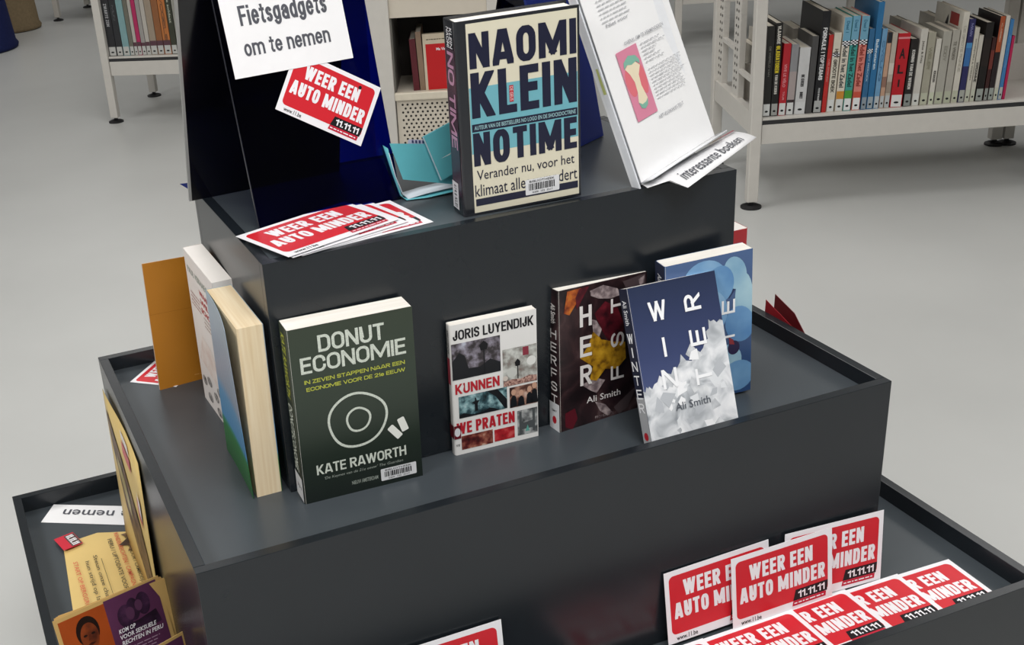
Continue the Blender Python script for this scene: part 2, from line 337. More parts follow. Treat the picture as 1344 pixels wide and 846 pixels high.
def barcode(f, u0, v0, u1, v1, k=3):
    st = f.rect('barcode_sticker', u0, v0, u1, v1, STICKER, k, .0012)
    ls = []; rnd = random.Random(3); u = u0 + .1 * (u1 - u0)
    while u < u1 - .12 * (u1 - u0):
        wd = (.012 + .03 * rnd.random()) * (u1 - u0); ls.append([(u, v0 + .28 * (v1 - v0)), (u + wd, v0 + .28 * (v1 - v0)), (u + wd, v0 + .72 * (v1 - v0)), (u, v0 + .72 * (v1 - v0))]); u += wd + (.012 + .016 * rnd.random()) * (u1 - u0)
    q = f.polys('barcode', ls, BLACKINK, k + 1)
    f.text('barcode_lettering', 'BIBLIOTHEEK', u0 + .12 * (u1 - u0), v0 + .78 * (v1 - v0), u1 - .14 * (u1 - u0), v0 + .92 * (v1 - v0), BLACKINK, k + 1, .01)
    f.text('barcode_lettering', '0300  152  3217', u0 + .2 * (u1 - u0), v0 + .08 * (v1 - v0), u1 - .2 * (u1 - u0), v0 + .2 * (v1 - v0), BLACKINK, k + 1, .01)

# --- green "donut economie"
GREEN = grad_mat('dark_green_cover', 2, 0, .22, [(0, '161e1b'), (.35, '28332a'), (.7, '303c30'), (1, '333d30')], .32)
b, f, sp = book('economics_paperback', 'dark green paperback with a chalk-drawn ring on its cover, on the middle step', (0, 0, 0), (0, 0, 0), .1486, .2232, .0342, GREEN)
place(b, (.0065, -.0345, F2), -1.9, .2, .4)
CH = mat('chalk_ink', 'cfd6cb', .6, .3, .18, 900); YL = m_ink('b9bf4a')
f.text('title_lettering', 'DONUT', .234, .853, .764, .945, CH, 2, wt=.17)
f.text('title_lettering', 'ECONOMIE', .083, .748, .928, .838, CH, 2, wt=.17)
f.text('subtitle_lettering', 'IN ZEVEN STAPPEN NAAR EEN', .1, .69, .912, .712, YL, 2, wt=.19)
f.text('subtitle_lettering', 'ECONOMIE VOOR DE 21e EEUW', .11, .648, .91, .670, YL, 2, wt=.19)
f.ring('chalk_ring', (.493, .43), .247, .16, .227, .146, CH, 2, .02)
f.ring('chalk_ring', (.5, .431), .104, .072, .086, .06, CH, 2, .02)
def stick(c, a, L=.1, W=.05, k=3):
    ca, sa = math.cos(R(a)), math.sin(R(a)); pts = []
    for x, y in ((-.5, -.4), (-.45, -.5), (.45, -.5), (.5, -.35), (.5, .35), (.45, .5), (-.45, .5), (-.5, .4)):
        X, Y = x * L * .15, y * W * .15; pts.append((c[0] + (X * ca - Y * sa) / .1497, c[1] + (X * sa + Y * ca) / .2217))
    f.poly('chalk_stick', pts, mat('chalk_white', 'e9ebe4', .6, .3), k)
stick((.86, .345), 108, .125, .06); stick((.79, .31), 128, .135, .058)
f.text('author_lettering', 'KATE RAWORTH', .123, .158, .872, .216, CH, 2, wt=.17)
f.text('quote_lettering', "‘De Keynes van de 21e eeuw’ The Guardian", .18, .118, .84, .139, mat('grey_ink', '9aa39a', .5), 2, 0, shear=.25)
f.text('publisher_lettering', 'NIEUW AMSTERDAM', .40, .052, .62, .075, mat('grey_ink', '9aa39a', .5), 2, .01)
barcode(f, .645, .032, .948, .104)
sp.text('spine_lettering', 'KATE RAWORTH', .25, .60, .72, .955, YL, 2, .015, 'd'); sp.text('spine_lettering', 'DONUTECONOMIE', .25, .17, .72, .555, CH, 2, .015, 'd')
sp.rect('spine_label', .1, .008, .97, .15, STICKER, 3); sp.text('spine_label_lettering', '331', .3, .07, .8, .09, BLACKINK, 4, .01)

# --- white "kunnen we praten"
WCOV = mat('white_gloss_cover', 'e6e5e3', .3, .5, .01)
RED = m_ink('b8202e', .35)
b, f, sp = book('interview_paperback', 'thin white paperback with small photographs and red title words on its cover', (0, 0, 0), (0, 0, 0), .1135, .1755, .0125, WCOV)
place(b, (.2091, -.0150, F2), -2.1, .1, .5)
f.text('author_lettering', 'JORIS LUYENDIJK', .035, .885, .965, .958, BLACKINK, 2, wt=.17)
ph = [(.012, .588, .57, .86, [(.3, '1d1a1c'), (.45, '3a3438'), (.6, '857f8c'), (.75, 'b9bccb')]), (.594, .455, .995, .742, [(.25, '6d3c3a'), (.42, '8d8a84'), (.6, 'c9cbc6'), (.8, 'e0ded8')]),
      (.067, .287, .633, .455, [(.3, '10171b'), (.45, '35545c'), (.6, '8db3b8'), (.75, 'd5e2e2')]), (.664, .28, .995, .44, [(.3, '1b1315'), (.45, '5c3830'), (.6, 'b98f7c'), (.75, 'd9c3b5')]),
      (.748, .046, .99, .245, [(.3, '2a2c2d'), (.45, '76797a'), (.6, 'b9bbba'), (.75, '5f9a94')]), (.08, .036, .45, .145, [(.3, '240c0c'), (.45, '5e1c1c'), (.6, 'a0604e'), (.75, 'd8bda8')]), (.47, .04, .712, .135, [(.3, '7d1016'), (.5, 'b5202a'), (.75, 'd96a66')])]
for i, (a, c, d, e_, cols) in enumerate(ph): f.rect('cover_photograph', a, c, d, e_, ramp_mat('photo_print_%d' % i, cols, 85, .35), 2)
SIL = m_ink('14161b')
f.polys('photo_ground', [[(.014, .59), (.568, .59), (.568, .66), (.45, .7), (.33, .655), (.2, .66), (.16, .76), (.1, .79), (.014, .73)]], SIL, 3)
f.polys('photo_lamp_post', [[(.375, .6), (.387, .6), (.387, .78), (.375, .78)], [(.345, .775), (.415, .775), (.43, .815), (.38, .845), (.33, .815)]], BLACKINK, 4)
f.polys('photo_lamp_post', [[(.762, .50), (.774, .50), (.774, .60), (.762, .60)], [(.742, .6), (.795, .6), (.80, .63), (.768, .655), (.735, .63)]], BLACKINK, 3)
for c, a, m_ in (((.93, .62), .055, 'e3e3df'), ((.70, .555), .06, 'c9cbc6'), ((.62, .52), .03, 'd4c9c0')): f.disc('photo_balloon', c, a, a * .65, m_ink(m_), 3)
f.polys('photo_red_sign', [[(.83, .67), (.9, .67), (.9, .735), (.83, .735)]], m_ink('8a3040'), 3)
f.polys('photo_crowd', [[(.596, .457), (.993, .457), (.993, .5), (.9, .512), (.8, .495), (.7, .505), (.596, .49)]], ramp_mat('crowd_print', [(.35, '5b2b2c'), (.6, 'c9a294')], 400, .4), 3)
f.polys('photo_branch', [[(.40, .455), (.52, .455), (.63, .36), (.63, .29), (.60, .295), (.50, .40)]], SIL, 3)
f.polys('photo_diver', [[(.25, .32), (.29, .32), (.285, .375), (.31, .40), (.275, .40), (.27, .425), (.255, .425), (.255, .40), (.215, .39), (.25, .375)]], SIL, 3)
f.polys('photo_treetops', [[(.07, .288), (.55, .288), (.48, .31), (.42, .325), (.36, .305), (.22, .30), (.12, .325), (.07, .31)]], SIL, 3)
for c in ((.71, .40), (.80, .385), (.90, .40), (.96, .42)): f.disc('photo_head', c, .028, .024, m_ink('c99f88'), 4); f.poly('photo_jacket', [(c[0] - .045, .285), (c[0] + .04, .285), (c[0] + .03, c[1] - .04), (c[0], c[1] - .02), (c[0] - .03, c[1] - .04)], SIL, 3)
f.polys('photo_tower', [[(.77, .05), (.80, .05), (.80, .235), (.77, .235)], [(.93, .06), (.96, .06), (.96, .24), (.93, .24)], [(.80, .14), (.93, .15), (.93, .09), (.80, .09)]], m_ink('4e5254'), 3)
f.poly('photo_fountain', [(.84, .07), (.89, .07), (.87, .12)], m_ink('5fa79b'), 4)
f.text('title_lettering', 'KUNNEN', .035, .478, .55, .556, RED, 3, wt=.19)
f.text('title_lettering', 'WE PRATEN', .03, .164, .716, .254, RED, 3, wt=.19)
f.rect('round_sticker_field', -.0, .132, .076, .235, m_ink('6b1422'), 4); f.disc('round_sticker', (.036, .184), .034, .034, STICKER, 5)
f.text('label_lettering', 'YE', .01, .072, .06, .088, BLACKINK, 4, .01)
sp.rect('spine_title_block', .2, .55, .8, .75, m_ink('b04050'), 2); sp.rect('spine_sticker', .0, .132, 1, .235, m_ink('6b1422'), 3); sp.text('spine_lettering', 'JORIS LUYENDIJK', .25, .78, .75, .96, BLACKINK, 2, .01, 'd')

# --- autumn, winter, spring paperbacks
def season(name, label, w, h, t, cover, loc, yaw, tilt, roll):
    b, f, sp = book(name, label, (0, 0, 0), (0, 0, 0), w, h, t, cover, group='season paperbacks on the middle step'); place(b, loc, yaw, tilt, roll); return b, f, sp
HM = ramp_mat('autumn_leaf_print', [(.34, '191114'), (.5, '2b1c1f'), (.62, '3e2a2c'), (.72, '594748')], 26, .3, 3, dist=1.2)
b, f, sp = season('autumn_paperback', 'paperback with dark brown, red and yellow autumn leaves, left of the leaning navy one', .1331, .1885, .0223, HM, (.350, -.0256, F2), 5.2, -3.2, 2.3)
LT = m_ink('e4e0de', .4)
def leaf(pts, m_, k=2): f.poly('printed_leaf', pts, m_, k)
YLF = ramp_mat('yellow_leaf_print', [(.35, '6d4a12'), (.5, 'a87c1a'), (.7, 'c79a2a')], 90, .35, 4); RLF = ramp_mat('red_leaf_print', [(.35, '2c0d14'), (.55, '5a1722'), (.75, '7c2430')], 60, .35)
ORL = ramp_mat('orange_leaf_print', [(.35, '6e2a12'), (.55, 'b45a22'), (.75, 'c8842e')], 90, .35); PKL = ramp_mat('pale_leaf_print', [(.4, '6d5f62'), (.55, '9a8b8c'), (.7, 'b8a9a8')], 120, .4)
leaf([(.234, .50), (.33, .58), (.40, .70), (.47, .60), (.62, .56), (.75, .54), (.76, .42), (.66, .36), (.52, .38), (.42, .31), (.34, .33), (.38, .42)], YLF, 4)
leaf([(.40, .79), (.52, .86), (.66, .80), (.74, .66), (.68, .52), (.56, .57), (.47, .68)], RLF, 3)
leaf([(.10, .985), (.25, .99), (.21, .90), (.12, .82), (.06, .84)], ORL, 3); leaf([(.23, .985), (.34, .99), (.28, .93), (.20, .84), (.19, .93)], RLF, 4)
leaf([(.35, .955), (.50, .975), (.66, .93), (.70, .88), (.58, .87), (.44, .89), (.36, .92)], PKL, 3)
leaf([(.37, .755), (.42, .74), (.48, .67), (.45, .62), (.38, .67)], PKL, 5); leaf([(.24, .31), (.42, .33), (.52, .30), (.42, .22), (.36, .245)], PKL, 3)
leaf([(.06, .13), (.17, .15), (.2, .07), (.14, .0), (.06, .03)], m_ink('591320'), 3); leaf([(.40, .16), (.52, .12), (.60, .05), (.55, .03), (.46, .08)], PKL, 3); leaf([(.62, .08), (.8, .16), (.9, .20), (.78, .05), (.68, .02)], m_ink('4f4345'), 3)
leaf([(.72, .97), (.98, .99), (.98, .88), (.80, .86)], m_ink('4a3d40'), 3); leaf([(.90, .96), (.97, .98), (.96, .93), (.92, .91)], PKL, 4)
for s_, v in (('H', .718), ('E', .505), ('R', .30)): f.text('title_lettering', s_, .232, v, .366, v + .145, LT, 6, wt=.17)
for s_, v in (('T', .765), ('S', .52), ('F', .285)): f.text('title_lettering', s_, .583, v, .735, v + .1, LT, 6, 0, 'u', wt=.17)
f.text('author_lettering', 'Ali Smith', .302, .163, .696, .208, LT, 6, .008)
f.text('publisher_lettering', 'PROMETHEUS', .40, .033, .615, .052, PKL, 6, .0)
sp.text('spine_lettering', 'Ali Smith', .28, .765, .72, .90, LT, 3, .01, 'd')
for i, s_ in enumerate('HERFST'): sp.text('spine_lettering', s_, .2, .66 - i * .093, .8, .725 - i * .093, LT, 3, wt=.16)
sp.rect('spine_label', 0, .0, 1, .20, STICKER, 4); sp.disc('red_dot', (.5, .075), .2, .028, RED, 5); sp.text('spine_label_lettering', 'SMIT', .25, .135, .75, .15, BLACKINK, 5, .01)

WM = grad_mat('navy_sky_print', 2, .03, .2, [(0, '55608a'), (.5, '3c466c'), (1, '2c3550')], .3)
b, f, sp = season('winter_paperback', 'navy and snow-white paperback leaning far back on the front edge of the middle step', .1324, .2037, .0165, WM, (.4237, -.1279, F2), 4.7, -21.1, 2.9)
SNOW = ramp_mat('snow_crystal_print', [(.30, '8d9299'), (.45, 'c2c6cb'), (.6, 'e4e6ea'), (.75, 'f4f5f7')], 34, .4, 3, dist=.8); SN2 = ramp_mat('snow_shadow_print', [(.3, 'a9adb3'), (.55, 'cfd2d6'), (.8, 'eceef0')], 60, .4, 3)
jag = [(0, 0), (1, 0), (1, .69), (.965, .70), (.93, .685), (.90, .705), (.86, .70), (.84, .715), (.83, .66), (.79, .645), (.80, .60), (.76, .585), (.73, .55), (.69, .53), (.65, .55), (.62, .52), (.58, .49), (.52, .50), (.47, .545), (.45, .50), (.41, .47), (.37, .48), (.33, .44), (.28, .455), (.24, .43), (.2, .45), (.17, .415), (.13, .405), (.10, .38), (.07, .40), (.04, .36), (0, .38)]
f.poly('snow_print', jag, SNOW, 2)
rs = random.Random(5)
for i in range(34):
    cx, cy = rs.uniform(.05, .93), rs.uniform(.02, .42) + (0.2 if rs.random() > .65 else 0)
    if cx < .4 and cy > .4: cy -= .25
    r_ = rs.uniform(.04, .10); a0 = rs.uniform(0, 6.28); pts = []
    for q_ in range(4): aa = a0 + q_ * 1.57 + rs.uniform(-.4, .4); rr_ = r_ * rs.uniform(.45, 1.25); pts.append((min(.99, max(.01, cx + rr_ * math.cos(aa))), min(.66, max(.01, cy + rr_ * .7 * math.sin(aa)))))
    f.poly('snow_crystal_print', pts, [SN2, m_ink('f1f2f5'), m_ink('b8bcc2'), m_ink('dfe2e6')][i % 4], 3 + i * .04)
WL = m_ink('f4f5f8', .4)
for s_, u0, u1, v in (('W', .196, .387, .775), ('I', .288, .318, .552), ('N', .222, .392, .36)): f.text('title_lettering', s_, u0, v, u1, v + .118, WL, 7, wt=.17)
for s_, v in (('R', .79), ('E', .575), ('T', .335)): f.text('title_lettering', s_, .595, v, .78, v + .1, WL, 7, 0, 'u', wt=.17)
f.text('author_lettering', 'Ali Smith', .315, .215, .716, .262, m_ink('5b6068'), 7, .008)
sp.rect('dark_spine', 0, 0, 1, 1, m_ink('23283c'), 1)
sp.text('spine_lettering', 'Ali Smith', .25, .78, .75, .93, WL, 3, .01, 'd')
for i, s_ in enumerate('WINTER'): sp.text('spine_lettering', s_, .15 if s_ != 'I' else .42, .67 - i * .085, .85 if s_ != 'I' else .58, .73 - i * .085, WL, 3, wt=.16)
sp.rect('spine_label', 0, .0, 1, .34, m_ink('aeb0b4'), 2); sp.disc('red_dot', (.5, .10), .26, .025, RED, 5)

LM = grad_mat('blue_petal_ground', 2, 0, .2, [(0, '2c4a78'), (.5, '3d5580'), (1, '4a6490')], .3)
b, f, sp = season('spring_paperback', 'paperback with pale blue petals on its cover, behind the navy one', .1217, .199, .0253, LM, (.4993, -.0385, F2), -5.7, -.2, -2.0)
PT = [ramp_mat('petal_print_%d' % i, [(.3, a), (.7, c)], 18, .35, 3) for i, (a, c) in enumerate((('5f8fc0', '8fb8d8'), ('7ba6c4', 'a9cbd8'), ('4d7fb4', '76a4cc')))]
for i, (c, a, b_, r_) in enumerate((((.45, .93), .24, .12, .2), ((.80, .86), .13, .115, 1.1), ((.62, .80), .17, .13, -.3), ((.50, .62), .22, .16, .5), ((.95, .66), .11, .19, .1), ((.86, .50), .17, .13, 1.2), ((.30, .40), .26, .14, .3), ((.70, .25), .19, .12, -.4), ((.92, .13), .2, .11, .8), ((.30, .14), .3, .12, .1), ((.12, .72), .14, .17, .2), ((.55, .44), .13, .1, .9))):
    f.disc('printed_petal', (min(c[0], .99 - a * .75), min(.985 - b_, c[1]) if c[1] > .8 else max(c[1], b_ + .01)), a * .98, b_, PT[i % 3], 2 + i * .1, r_ * .25)
f.poly('printed_shadow', [(.70, .74), (.79, .80), (.82, .76), (.73, .69)], m_ink('223058'), 2.05); f.disc('printed_flower_heart', (.79, .34), .07, .05, m_ink('2a2347'), 3.5)
f.poly('printed_leaf_tip', [(.73, .42), (.78, .40), (.80, .36), (.74, .37)], m_ink('8a3038'), 3.6)
for s_, u0, u1, v in (('L', .2, .36, .775), ('E', .2, .36, .552), ('N', .2, .38, .36)): f.text('title_lettering', s_, u0, v, u1, v + .118, WL, 5, wt=.17)
for s_, v in (('E', .59), ('T', .38)): f.text('title_lettering', s_, .645, v, .80, v + .095, WL, 5, 0, 'u', wt=.17)
sp.text('spine_lettering', 'Ali Smith', .28, .765, .72, .93, WL, 3, .01, 'd'); sp.rect('dark_spine', 0, 0, 1, 1, m_ink('2a3148'), 1)

# --- hardback "no time" on the top step
HC = mat('wrapped_black_cover', '24262b', .16, .6, .05, 60)
b, f, sp = book('climate_hardback', 'thick black-edged hardback with navy capitals on cream and light blue, top step', (0, 0, 0), (0, 0, 0), .1518, .2257, .0359, HC, PAGES, True)
place(b, (.2542, .022, T1['z']), -2.9, 1.4, -.7)
CR = mat('cream_print', 'dcd6c0', .28, .5, .02); NV = m_ink('1d1f36', .28); BLU = mat('light_blue_print', '6fb0bd', .28, .5, .02)
f.rect('cream_cover_field', .088, .012, .982, .985, CR, 1); f.rect('blue_cover_band', .09, .328, .98, .668, BLU, 2)
f.text('author_lettering', 'NAOMI', .105, .762, .972, .938, NV, 3, wt=.215); f.text('author_lettering', 'KLEIN', .105, .512, .972, .742, NV, 3, wt=.20)
f.rect('subtitle_strip', .10, .442, .975, .482, NV, 3); f.text('subtitle_lettering', 'AUTEUR VAN DE BESTSELLERS NO LOGO EN DE SHOCKDOCTRINE', .118, .452, .96, .473, m_ink('9fc6cc'), 4, .01)
f.text('title_lettering', 'NO', .103, .262, .40, .435, NV, 3, wt=.21); f.text('title_lettering', 'TIME', .43, .268, .968, .435, NV, 3, wt=.21)
f.text('tagline_lettering', 'Verander nu, voor het', .121, .178, .944, .238, NV, 3, .002); f.text('tagline_lettering', 'klimaat alles verandert', .10, .098, .967, .162, NV, 3, .002)
f.rect('bottom_bar', .103, .048, .972, .086, NV, 3); barcode(f, .52, .056, .81, .14, 4)
f.rect('publisher_mark', .413, .568, .447, .652, RED, 4); f.text('publisher_lettering', 'DE GEUS', .418, .574, .443, .646, m_ink('e8c8c8'), 5, .01, 'd')
SPK = m_ink('b58aa6', .25)
sp.text('spine_lettering', 'NAOMI', .30, .865, .52, .965, STICKER, 3, .01, 'd'); sp.text('spine_lettering', 'KLEIN', .56, .865, .78, .965, STICKER, 3, .01, 'd')
sp.text('spine_lettering', 'NO TIME', .28, .35, .80, .845, SPK, 3, 0, 'd', wt=.2); sp.rect('spine_purple_field', .12, .1, .9, .86, m_ink('3c2436', .25), 2); sp.rect('spine_label', .1, .02, .62, .165, STICKER, 4); sp.text('spine_label_lettering', '614.6 KLEI', .25, .03, .5, .15, BLACKINK, 5, .01, 'd')

# --- books along the left side of the upper tier
b, f, sp = book('white_side_book', 'white paperback with red and grey cover print, right behind the ochre booklet', (0, 0, 0), (0, 0, 0), .1354, .2243, .0262, mat('white_matt_cover', 'e6dfdb', .45, .4, .02), mat('white_block', 'f2ede8', .6, .3, .01))
place(b, (-.0305, .311, F2), -87.9, .2, 2.4)
f.text('author_lettering', 'PAUL VERHAEGHE', .10, .875, .90, .915, mat('grey_ink', '9aa39a', .5), 2, .01)
for i, s_ in enumerate(('WAAROM', 'WIL IK', 'SCHOON')): f.text('title_lettering', s_, .45, .80 - i * .055, .92, .835 - i * .055, RED, 2, .03)
small_print(f, 'small_print', .1, .66, .5, .76, 4, m_ink('b58a86'), 2); small_print(f, 'small_print', .5, .60, .9, .68, 3, m_ink('b09a92'), 2)
f.poly('printed_figure', [(.1, .3), (.3, .5), (.6, .48), (.85, .3), (.8, .22), (.4, .28)], ramp_mat('pale_figure_print', [(.35, 'd9c6bd'), (.65, 'e9e0da')], 50, .5), 1.5)
for u, v in ((.15, .16), (.35, .2), (.55, .15), (.7, .22), (.85, .12), (.3, .08), (.6, .06)): f.disc('printed_figure', (u, v), .08, .03, ramp_mat('grey_figure_print', [(.4, '4b4a4a'), (.6, 'b8b2ae')], 160, .5), 2)
CP = grad_mat('sky_and_grass_print', 2, 0, .225, [(0, '245a30'), (.20, '347a3e'), (.235, '3d8a80'), (.25, '4f8ab8'), (.42, '6292b8'), (.5, '8f97a6'), (.75, '93a0b0'), (1, '9fb2bf')], .35)
root = thing('thick_novel', 'thick cream-paged paperback with a sky and grass cover, beside the upper tier', 'book')
place(root, (-.0415, .1445, F2), -89.6, -.6, .6)
w_, h_, t_ = .1364, .2215, .0325
q = MB(); q.box((.001, .0012, 0), (w_ - .001, t_ - .001, h_ - .0003)); q.build('page_block', CREAMPAGES, root)
box('back_cover', (0, t_ - .001, 0), (w_, t_ - .0004, h_), CP, root)
box('spine', (0, .0, 0), (.001, t_, h_), CP, root)
vs = []; fs = []; n = 10                                   # front cover flares open towards its free edge
for k in range(n + 1):
    x = w_ * 1.0 * k / n
    for z in (0, h_):
        fl = .001 + (.0125 if z else .004) * (k / n) ** 2.0
        vs += [(x, .001 - fl, z), (x, .0006 - fl + .001, z)]
for k in range(n): a = 4 * k; fs += [(a, a + 4, a + 6, a + 2), (a + 5, a + 1, a + 3, a + 7), (a + 2, a + 6, a + 7, a + 3), (a, a + 1, a + 5, a + 4)]
fs += [(4 * n, 4 * n + 1, 4 * n + 3, 4 * n + 2)]
mesh('front_cover', vs, fs, CP, root)
ff = Face(root, (0, -.0008, 0), (1, 0, 0), (0, 0, 1), w_, h_)

# ochre brochure standing at the far left of the middle step
root = thing('ochre_booklet', 'plain ochre booklet standing upright at the far left of the middle step', 'booklet')
place(root, (-.0827, .3628, F2), 5.2, -5.5, 2.8)
OC = mat('ochre_card', 'b4751f', .4, .5, .05, 12)
box('front_cover', (0, 0, 0), (.105, .0008, .1848), OC, root); box('pages', (.001, .0009, .001), (.104, .0026, .1838), WHITE, root); box('back_cover', (0, .0027, 0), (.105, .0035, .1848), mat('pale_card', 'd9cdbd', .6), root)
fo = Face(root, (0, 0, 0), (1, 0, 0), (0, 0, 1), .105, .1848); small_print(fo, 'small_print', .5, .055, .95, .075, 1, m_ink('cf9a55'), 1); fo.rect('crease', .0, .60, .9, .603, m_ink('a0661a'), 1)
# red topped book behind the right side
b, f, sp = book('red_side_book', 'book with a red spine standing behind the right side of the upper tier', (0, 0, 0), (0, 0, 0), .13, .19, .03, mat('red_gloss_cover', 'b02a30', .35), mat('white_block', 'f2ede8', .6, .3, .01))
b.rotation_euler = (0, 0, R(89)); b.location = (.6755, .045, F2)

# ================================================================== CAMPAIGN CARDS
CR_RED = mat('campaign_red', 'cf2430', .35, .4, .03, 20); CWH = mat('campaign_white', 'efeef2', .4, .4, .01)
def card_proto(w, h, hole=False, label=''):
    r = thing('campaign_card', label, 'card'); box('sheet', (0, 0, 0), (w, .0005, h), CWH, r)
    f = Face(r, (0, 0, 0), (1, 0, 0), (0, 0, 1), w, h)
    f.rect('red_panel', .04, .12, .955, .93, CR_RED, 1, h * .07)
    f.text('slogan_lettering', 'WEER EEN', .17, .62, .80, .84, CWH, 2, wt=.21); f.text('slogan_lettering', 'AUTO MINDER', .075, .33, .925, .55, CWH, 2, wt=.21)
    f.poly('date_badge', [(.60, .125), (.625, .275), (.955, .275), (.945, .125)], BLACKINK, 2)
    f.text('date_lettering', '11.11.11', .65, .15, .92, .25, CWH, 3, wt=.22)
    f.poly('badge_strip', [(.59, .05), (.60, .12), (.935, .12), (.93, .05)], m_ink('c01838'), 2); small_print(f, 'strip_lettering', .61, .07, .92, .10, 1, CWH, 3, .6, 0)
    f.text('web_lettering', 'www.11.be', .08, .03, .28, .095, BLACKINK, 2, .012)
    if hole: f.disc('punched_hole', (.78, .86), .018, .03, BLACKINK, 4)
    return r
def copy_tree(o, parent=None):
    c = o.copy(); COL.objects.link(c); c.parent = parent
    for ch in list(o.children): copy_tree(ch, c)
    return c
CW, CHH = .160, .104
proto = card_proto(CW, CHH); used = []
def put_card(label, loc, yaw, tilt, roll, group):
    o = proto if not used else copy_tree(proto)
    used.append(o); place(o, loc, yaw, tilt, roll); o['label'] = label; o['group'] = group; return o
def lay_card(label, corner, ang, z, group, dx=0, dy=0, tilt=-89.3):
    """lies flat; corner = its top-right corner on the surface, ang = heading of its long side"""
    a = R(ang); ex = Vector((math.cos(a), math.sin(a), 0)); ey = Vector((-math.sin(a), math.cos(a), 0))
    o = Vector((corner[0], corner[1], 0)) - ex * CW - ey * CHH
    return put_card(label, (o.x, o.y, z), ang, tilt, 0, group)
GS = 'campaign cards standing against the front of the middle tray'
put_card('red and white slogan card standing left of the fully visible one, its right half covered', (.4295, -.1625, F3 + .006), .4, -7.6, -.6, GS)
put_card('slogan card standing at the right end of the row, its left part covered', (.6070, -.1630, F3 + .009), -.6, -7.2, 3.0, GS)
put_card('fully visible red and white slogan card standing in the middle of the row', (.5230, -.1705, F3 + .003), .6, -7.0, .2, GS)
put_card('slogan card standing alone, cut off by the bottom of the picture', (.0400, -.1625, F3 + .016), .3, -6.5, 0, GS)
GL = 'campaign cards lying in the lower tray'
lab = ['leftmost card lying in the lower tray, only its corner showing', 'second lying card from the left in the lower tray', 'middle one of the five lying cards in the lower tray',
       'fourth lying card from the left in the lower tray', 'rightmost lying card in the lower tray, nearest the tray corner']
cs = [((.4777, -.1676), 0, .0008), ((.6165, -.1670), .5, .0016), ((.7076, -.1625), .5, .0024), ((.7940, -.1677), -1, .0012), ((.8800, -.1720), -2, .0006)]
order = [(4, .0006), (3, .0014), (2, .0022), (1, .0030), (0, .0038)]
for i, dz in order: lay_card('slogan card, ' + lab[i], cs[i][0], cs[i][1], F3 + dz, GL, tilt=-89.7)
# pile on the top step
GP = 'campaign cards piled on the top step'
def rest_card(label, left, right_pt, z, dz=0):
    """lying card given by its front-left corner and the direction of its front edge"""
    a = math.atan2(right_pt[1] - left[1], right_pt[0] - left[0]); return put_card(label, (left[0], left[1], z), math.degrees(a), -89.6, 0, GP)
A1 = T1['z']
rest_card('lowest slogan card of the pile on the top step, reaching furthest right', (.058, .004), (.226, .028), A1 + .0006)
rest_card('slogan card lying second from the bottom of the pile on the top step', (.046, -.002), (.205, .036), A1 + .0018)
rest_card('slogan card lying directly under the uppermost one on the top step', (.034, -.006), (.190, .037), A1 + .0034)
rest_card('uppermost red and white slogan card of the pile on the top step, fully readable', (.0288, -.007), (.1871, .0467), A1 + .0056)
# ================================================================== GLOSSY TENT SIGN ON TOP
def plexi(name, tint, gl=.08):
    m = bpy.data.materials.new(name); m.use_nodes = True; nt = m.node_tree
    b = nt.nodes['Principled BSDF']; b.inputs['Base Color'].default_value = lin('05060c'); b.inputs['Roughness'].default_value = gl; b.inputs['Specular IOR Level'].default_value = .6
    t = nt.nodes.new('ShaderNodeBsdfTransparent'); t.inputs[0].default_value = tint + (1,)
    g = nt.nodes.new('ShaderNodeBsdfGlossy'); g.inputs['Roughness'].default_value = gl; g.inputs['Color'].default_value = (.5, .5, .6, 1)
    fr = nt.nodes.new('ShaderNodeFresnel'); fr.inputs[0].default_value = 1.35; mx = nt.nodes.new('ShaderNodeMixShader'); nt.links.new(fr.outputs[0], mx.inputs[0]); nt.links.new(t.outputs[0], mx.inputs[1]); nt.links.new(g.outputs[0], mx.inputs[2])
    nt.links.new(mx.outputs[0], nt.nodes['Material Output'].inputs['Surface']); return m
BLX = plexi('blue_acrylic', (.02, .06, .42)); BKX = mat('black_gloss_board', '05050a', .12, .5, .02); EDGE = mat('board_edge', '9a9a98', .35)
TW, TH = .1859, .305
tent = thing('tent_sign', 'tall glossy black and blue tent-shaped sign standing on the left of the top step', 'sign stand')
place(tent, (.0313, .1174, A1), 3.9, 0, 0)
def slab(name, p0, ux, uz, n, w, h, t, m, parent):
    p0, ux, uz, n = Vector(p0), Vector(ux), Vector(uz), Vector(n); vs = [p0 + ux * (w * a) + uz * (h * c) + n * (t * b_) for c in (0, 1) for b_ in (0, 1) for a in (0, 1)]
    return mesh(name, vs, [(0, 1, 3, 2), (4, 6, 7, 5), (0, 4, 5, 1), (2, 3, 7, 6), (0, 2, 6, 4), (1, 5, 7, 3)], m, parent)
ta = R(15.1)
uzf = Vector((0, math.sin(ta), math.cos(ta))); nf = Vector((0, math.cos(ta), -math.sin(ta)))
slab('front_panel', (0, 0, 0), (1, 0, 0), uzf, nf, TW, TH, .003, BLX, tent)
D = 2 * math.sin(ta) * TH + .003
uzb = Vector((0, -math.sin(ta), math.cos(ta))); nb = Vector((0, math.cos(ta), math.sin(ta)))
slab('back_panel', (-.034, D, 0), (1, 0, 0), uzb, nb, TW + .020, TH, .0035, BKX, tent)
slab('panel_edge', (-.0375, D, 0), (1, 0, 0), uzb, nb, .0035, TH, .0035, EDGE, tent)
slab('panel_edge', (-.0008, 0, 0), (1, 0, 0), uzf, nf, .0008, TH, .003, mat('dark_edge', '2a2b33', .2), tent)
slab('top_ridge', (0, math.sin(ta) * TH - .002, math.cos(ta) * TH), (1, 0, 0), (0, 0, 1), (0, 1, 0), TW, .006, .012, BKX, tent)
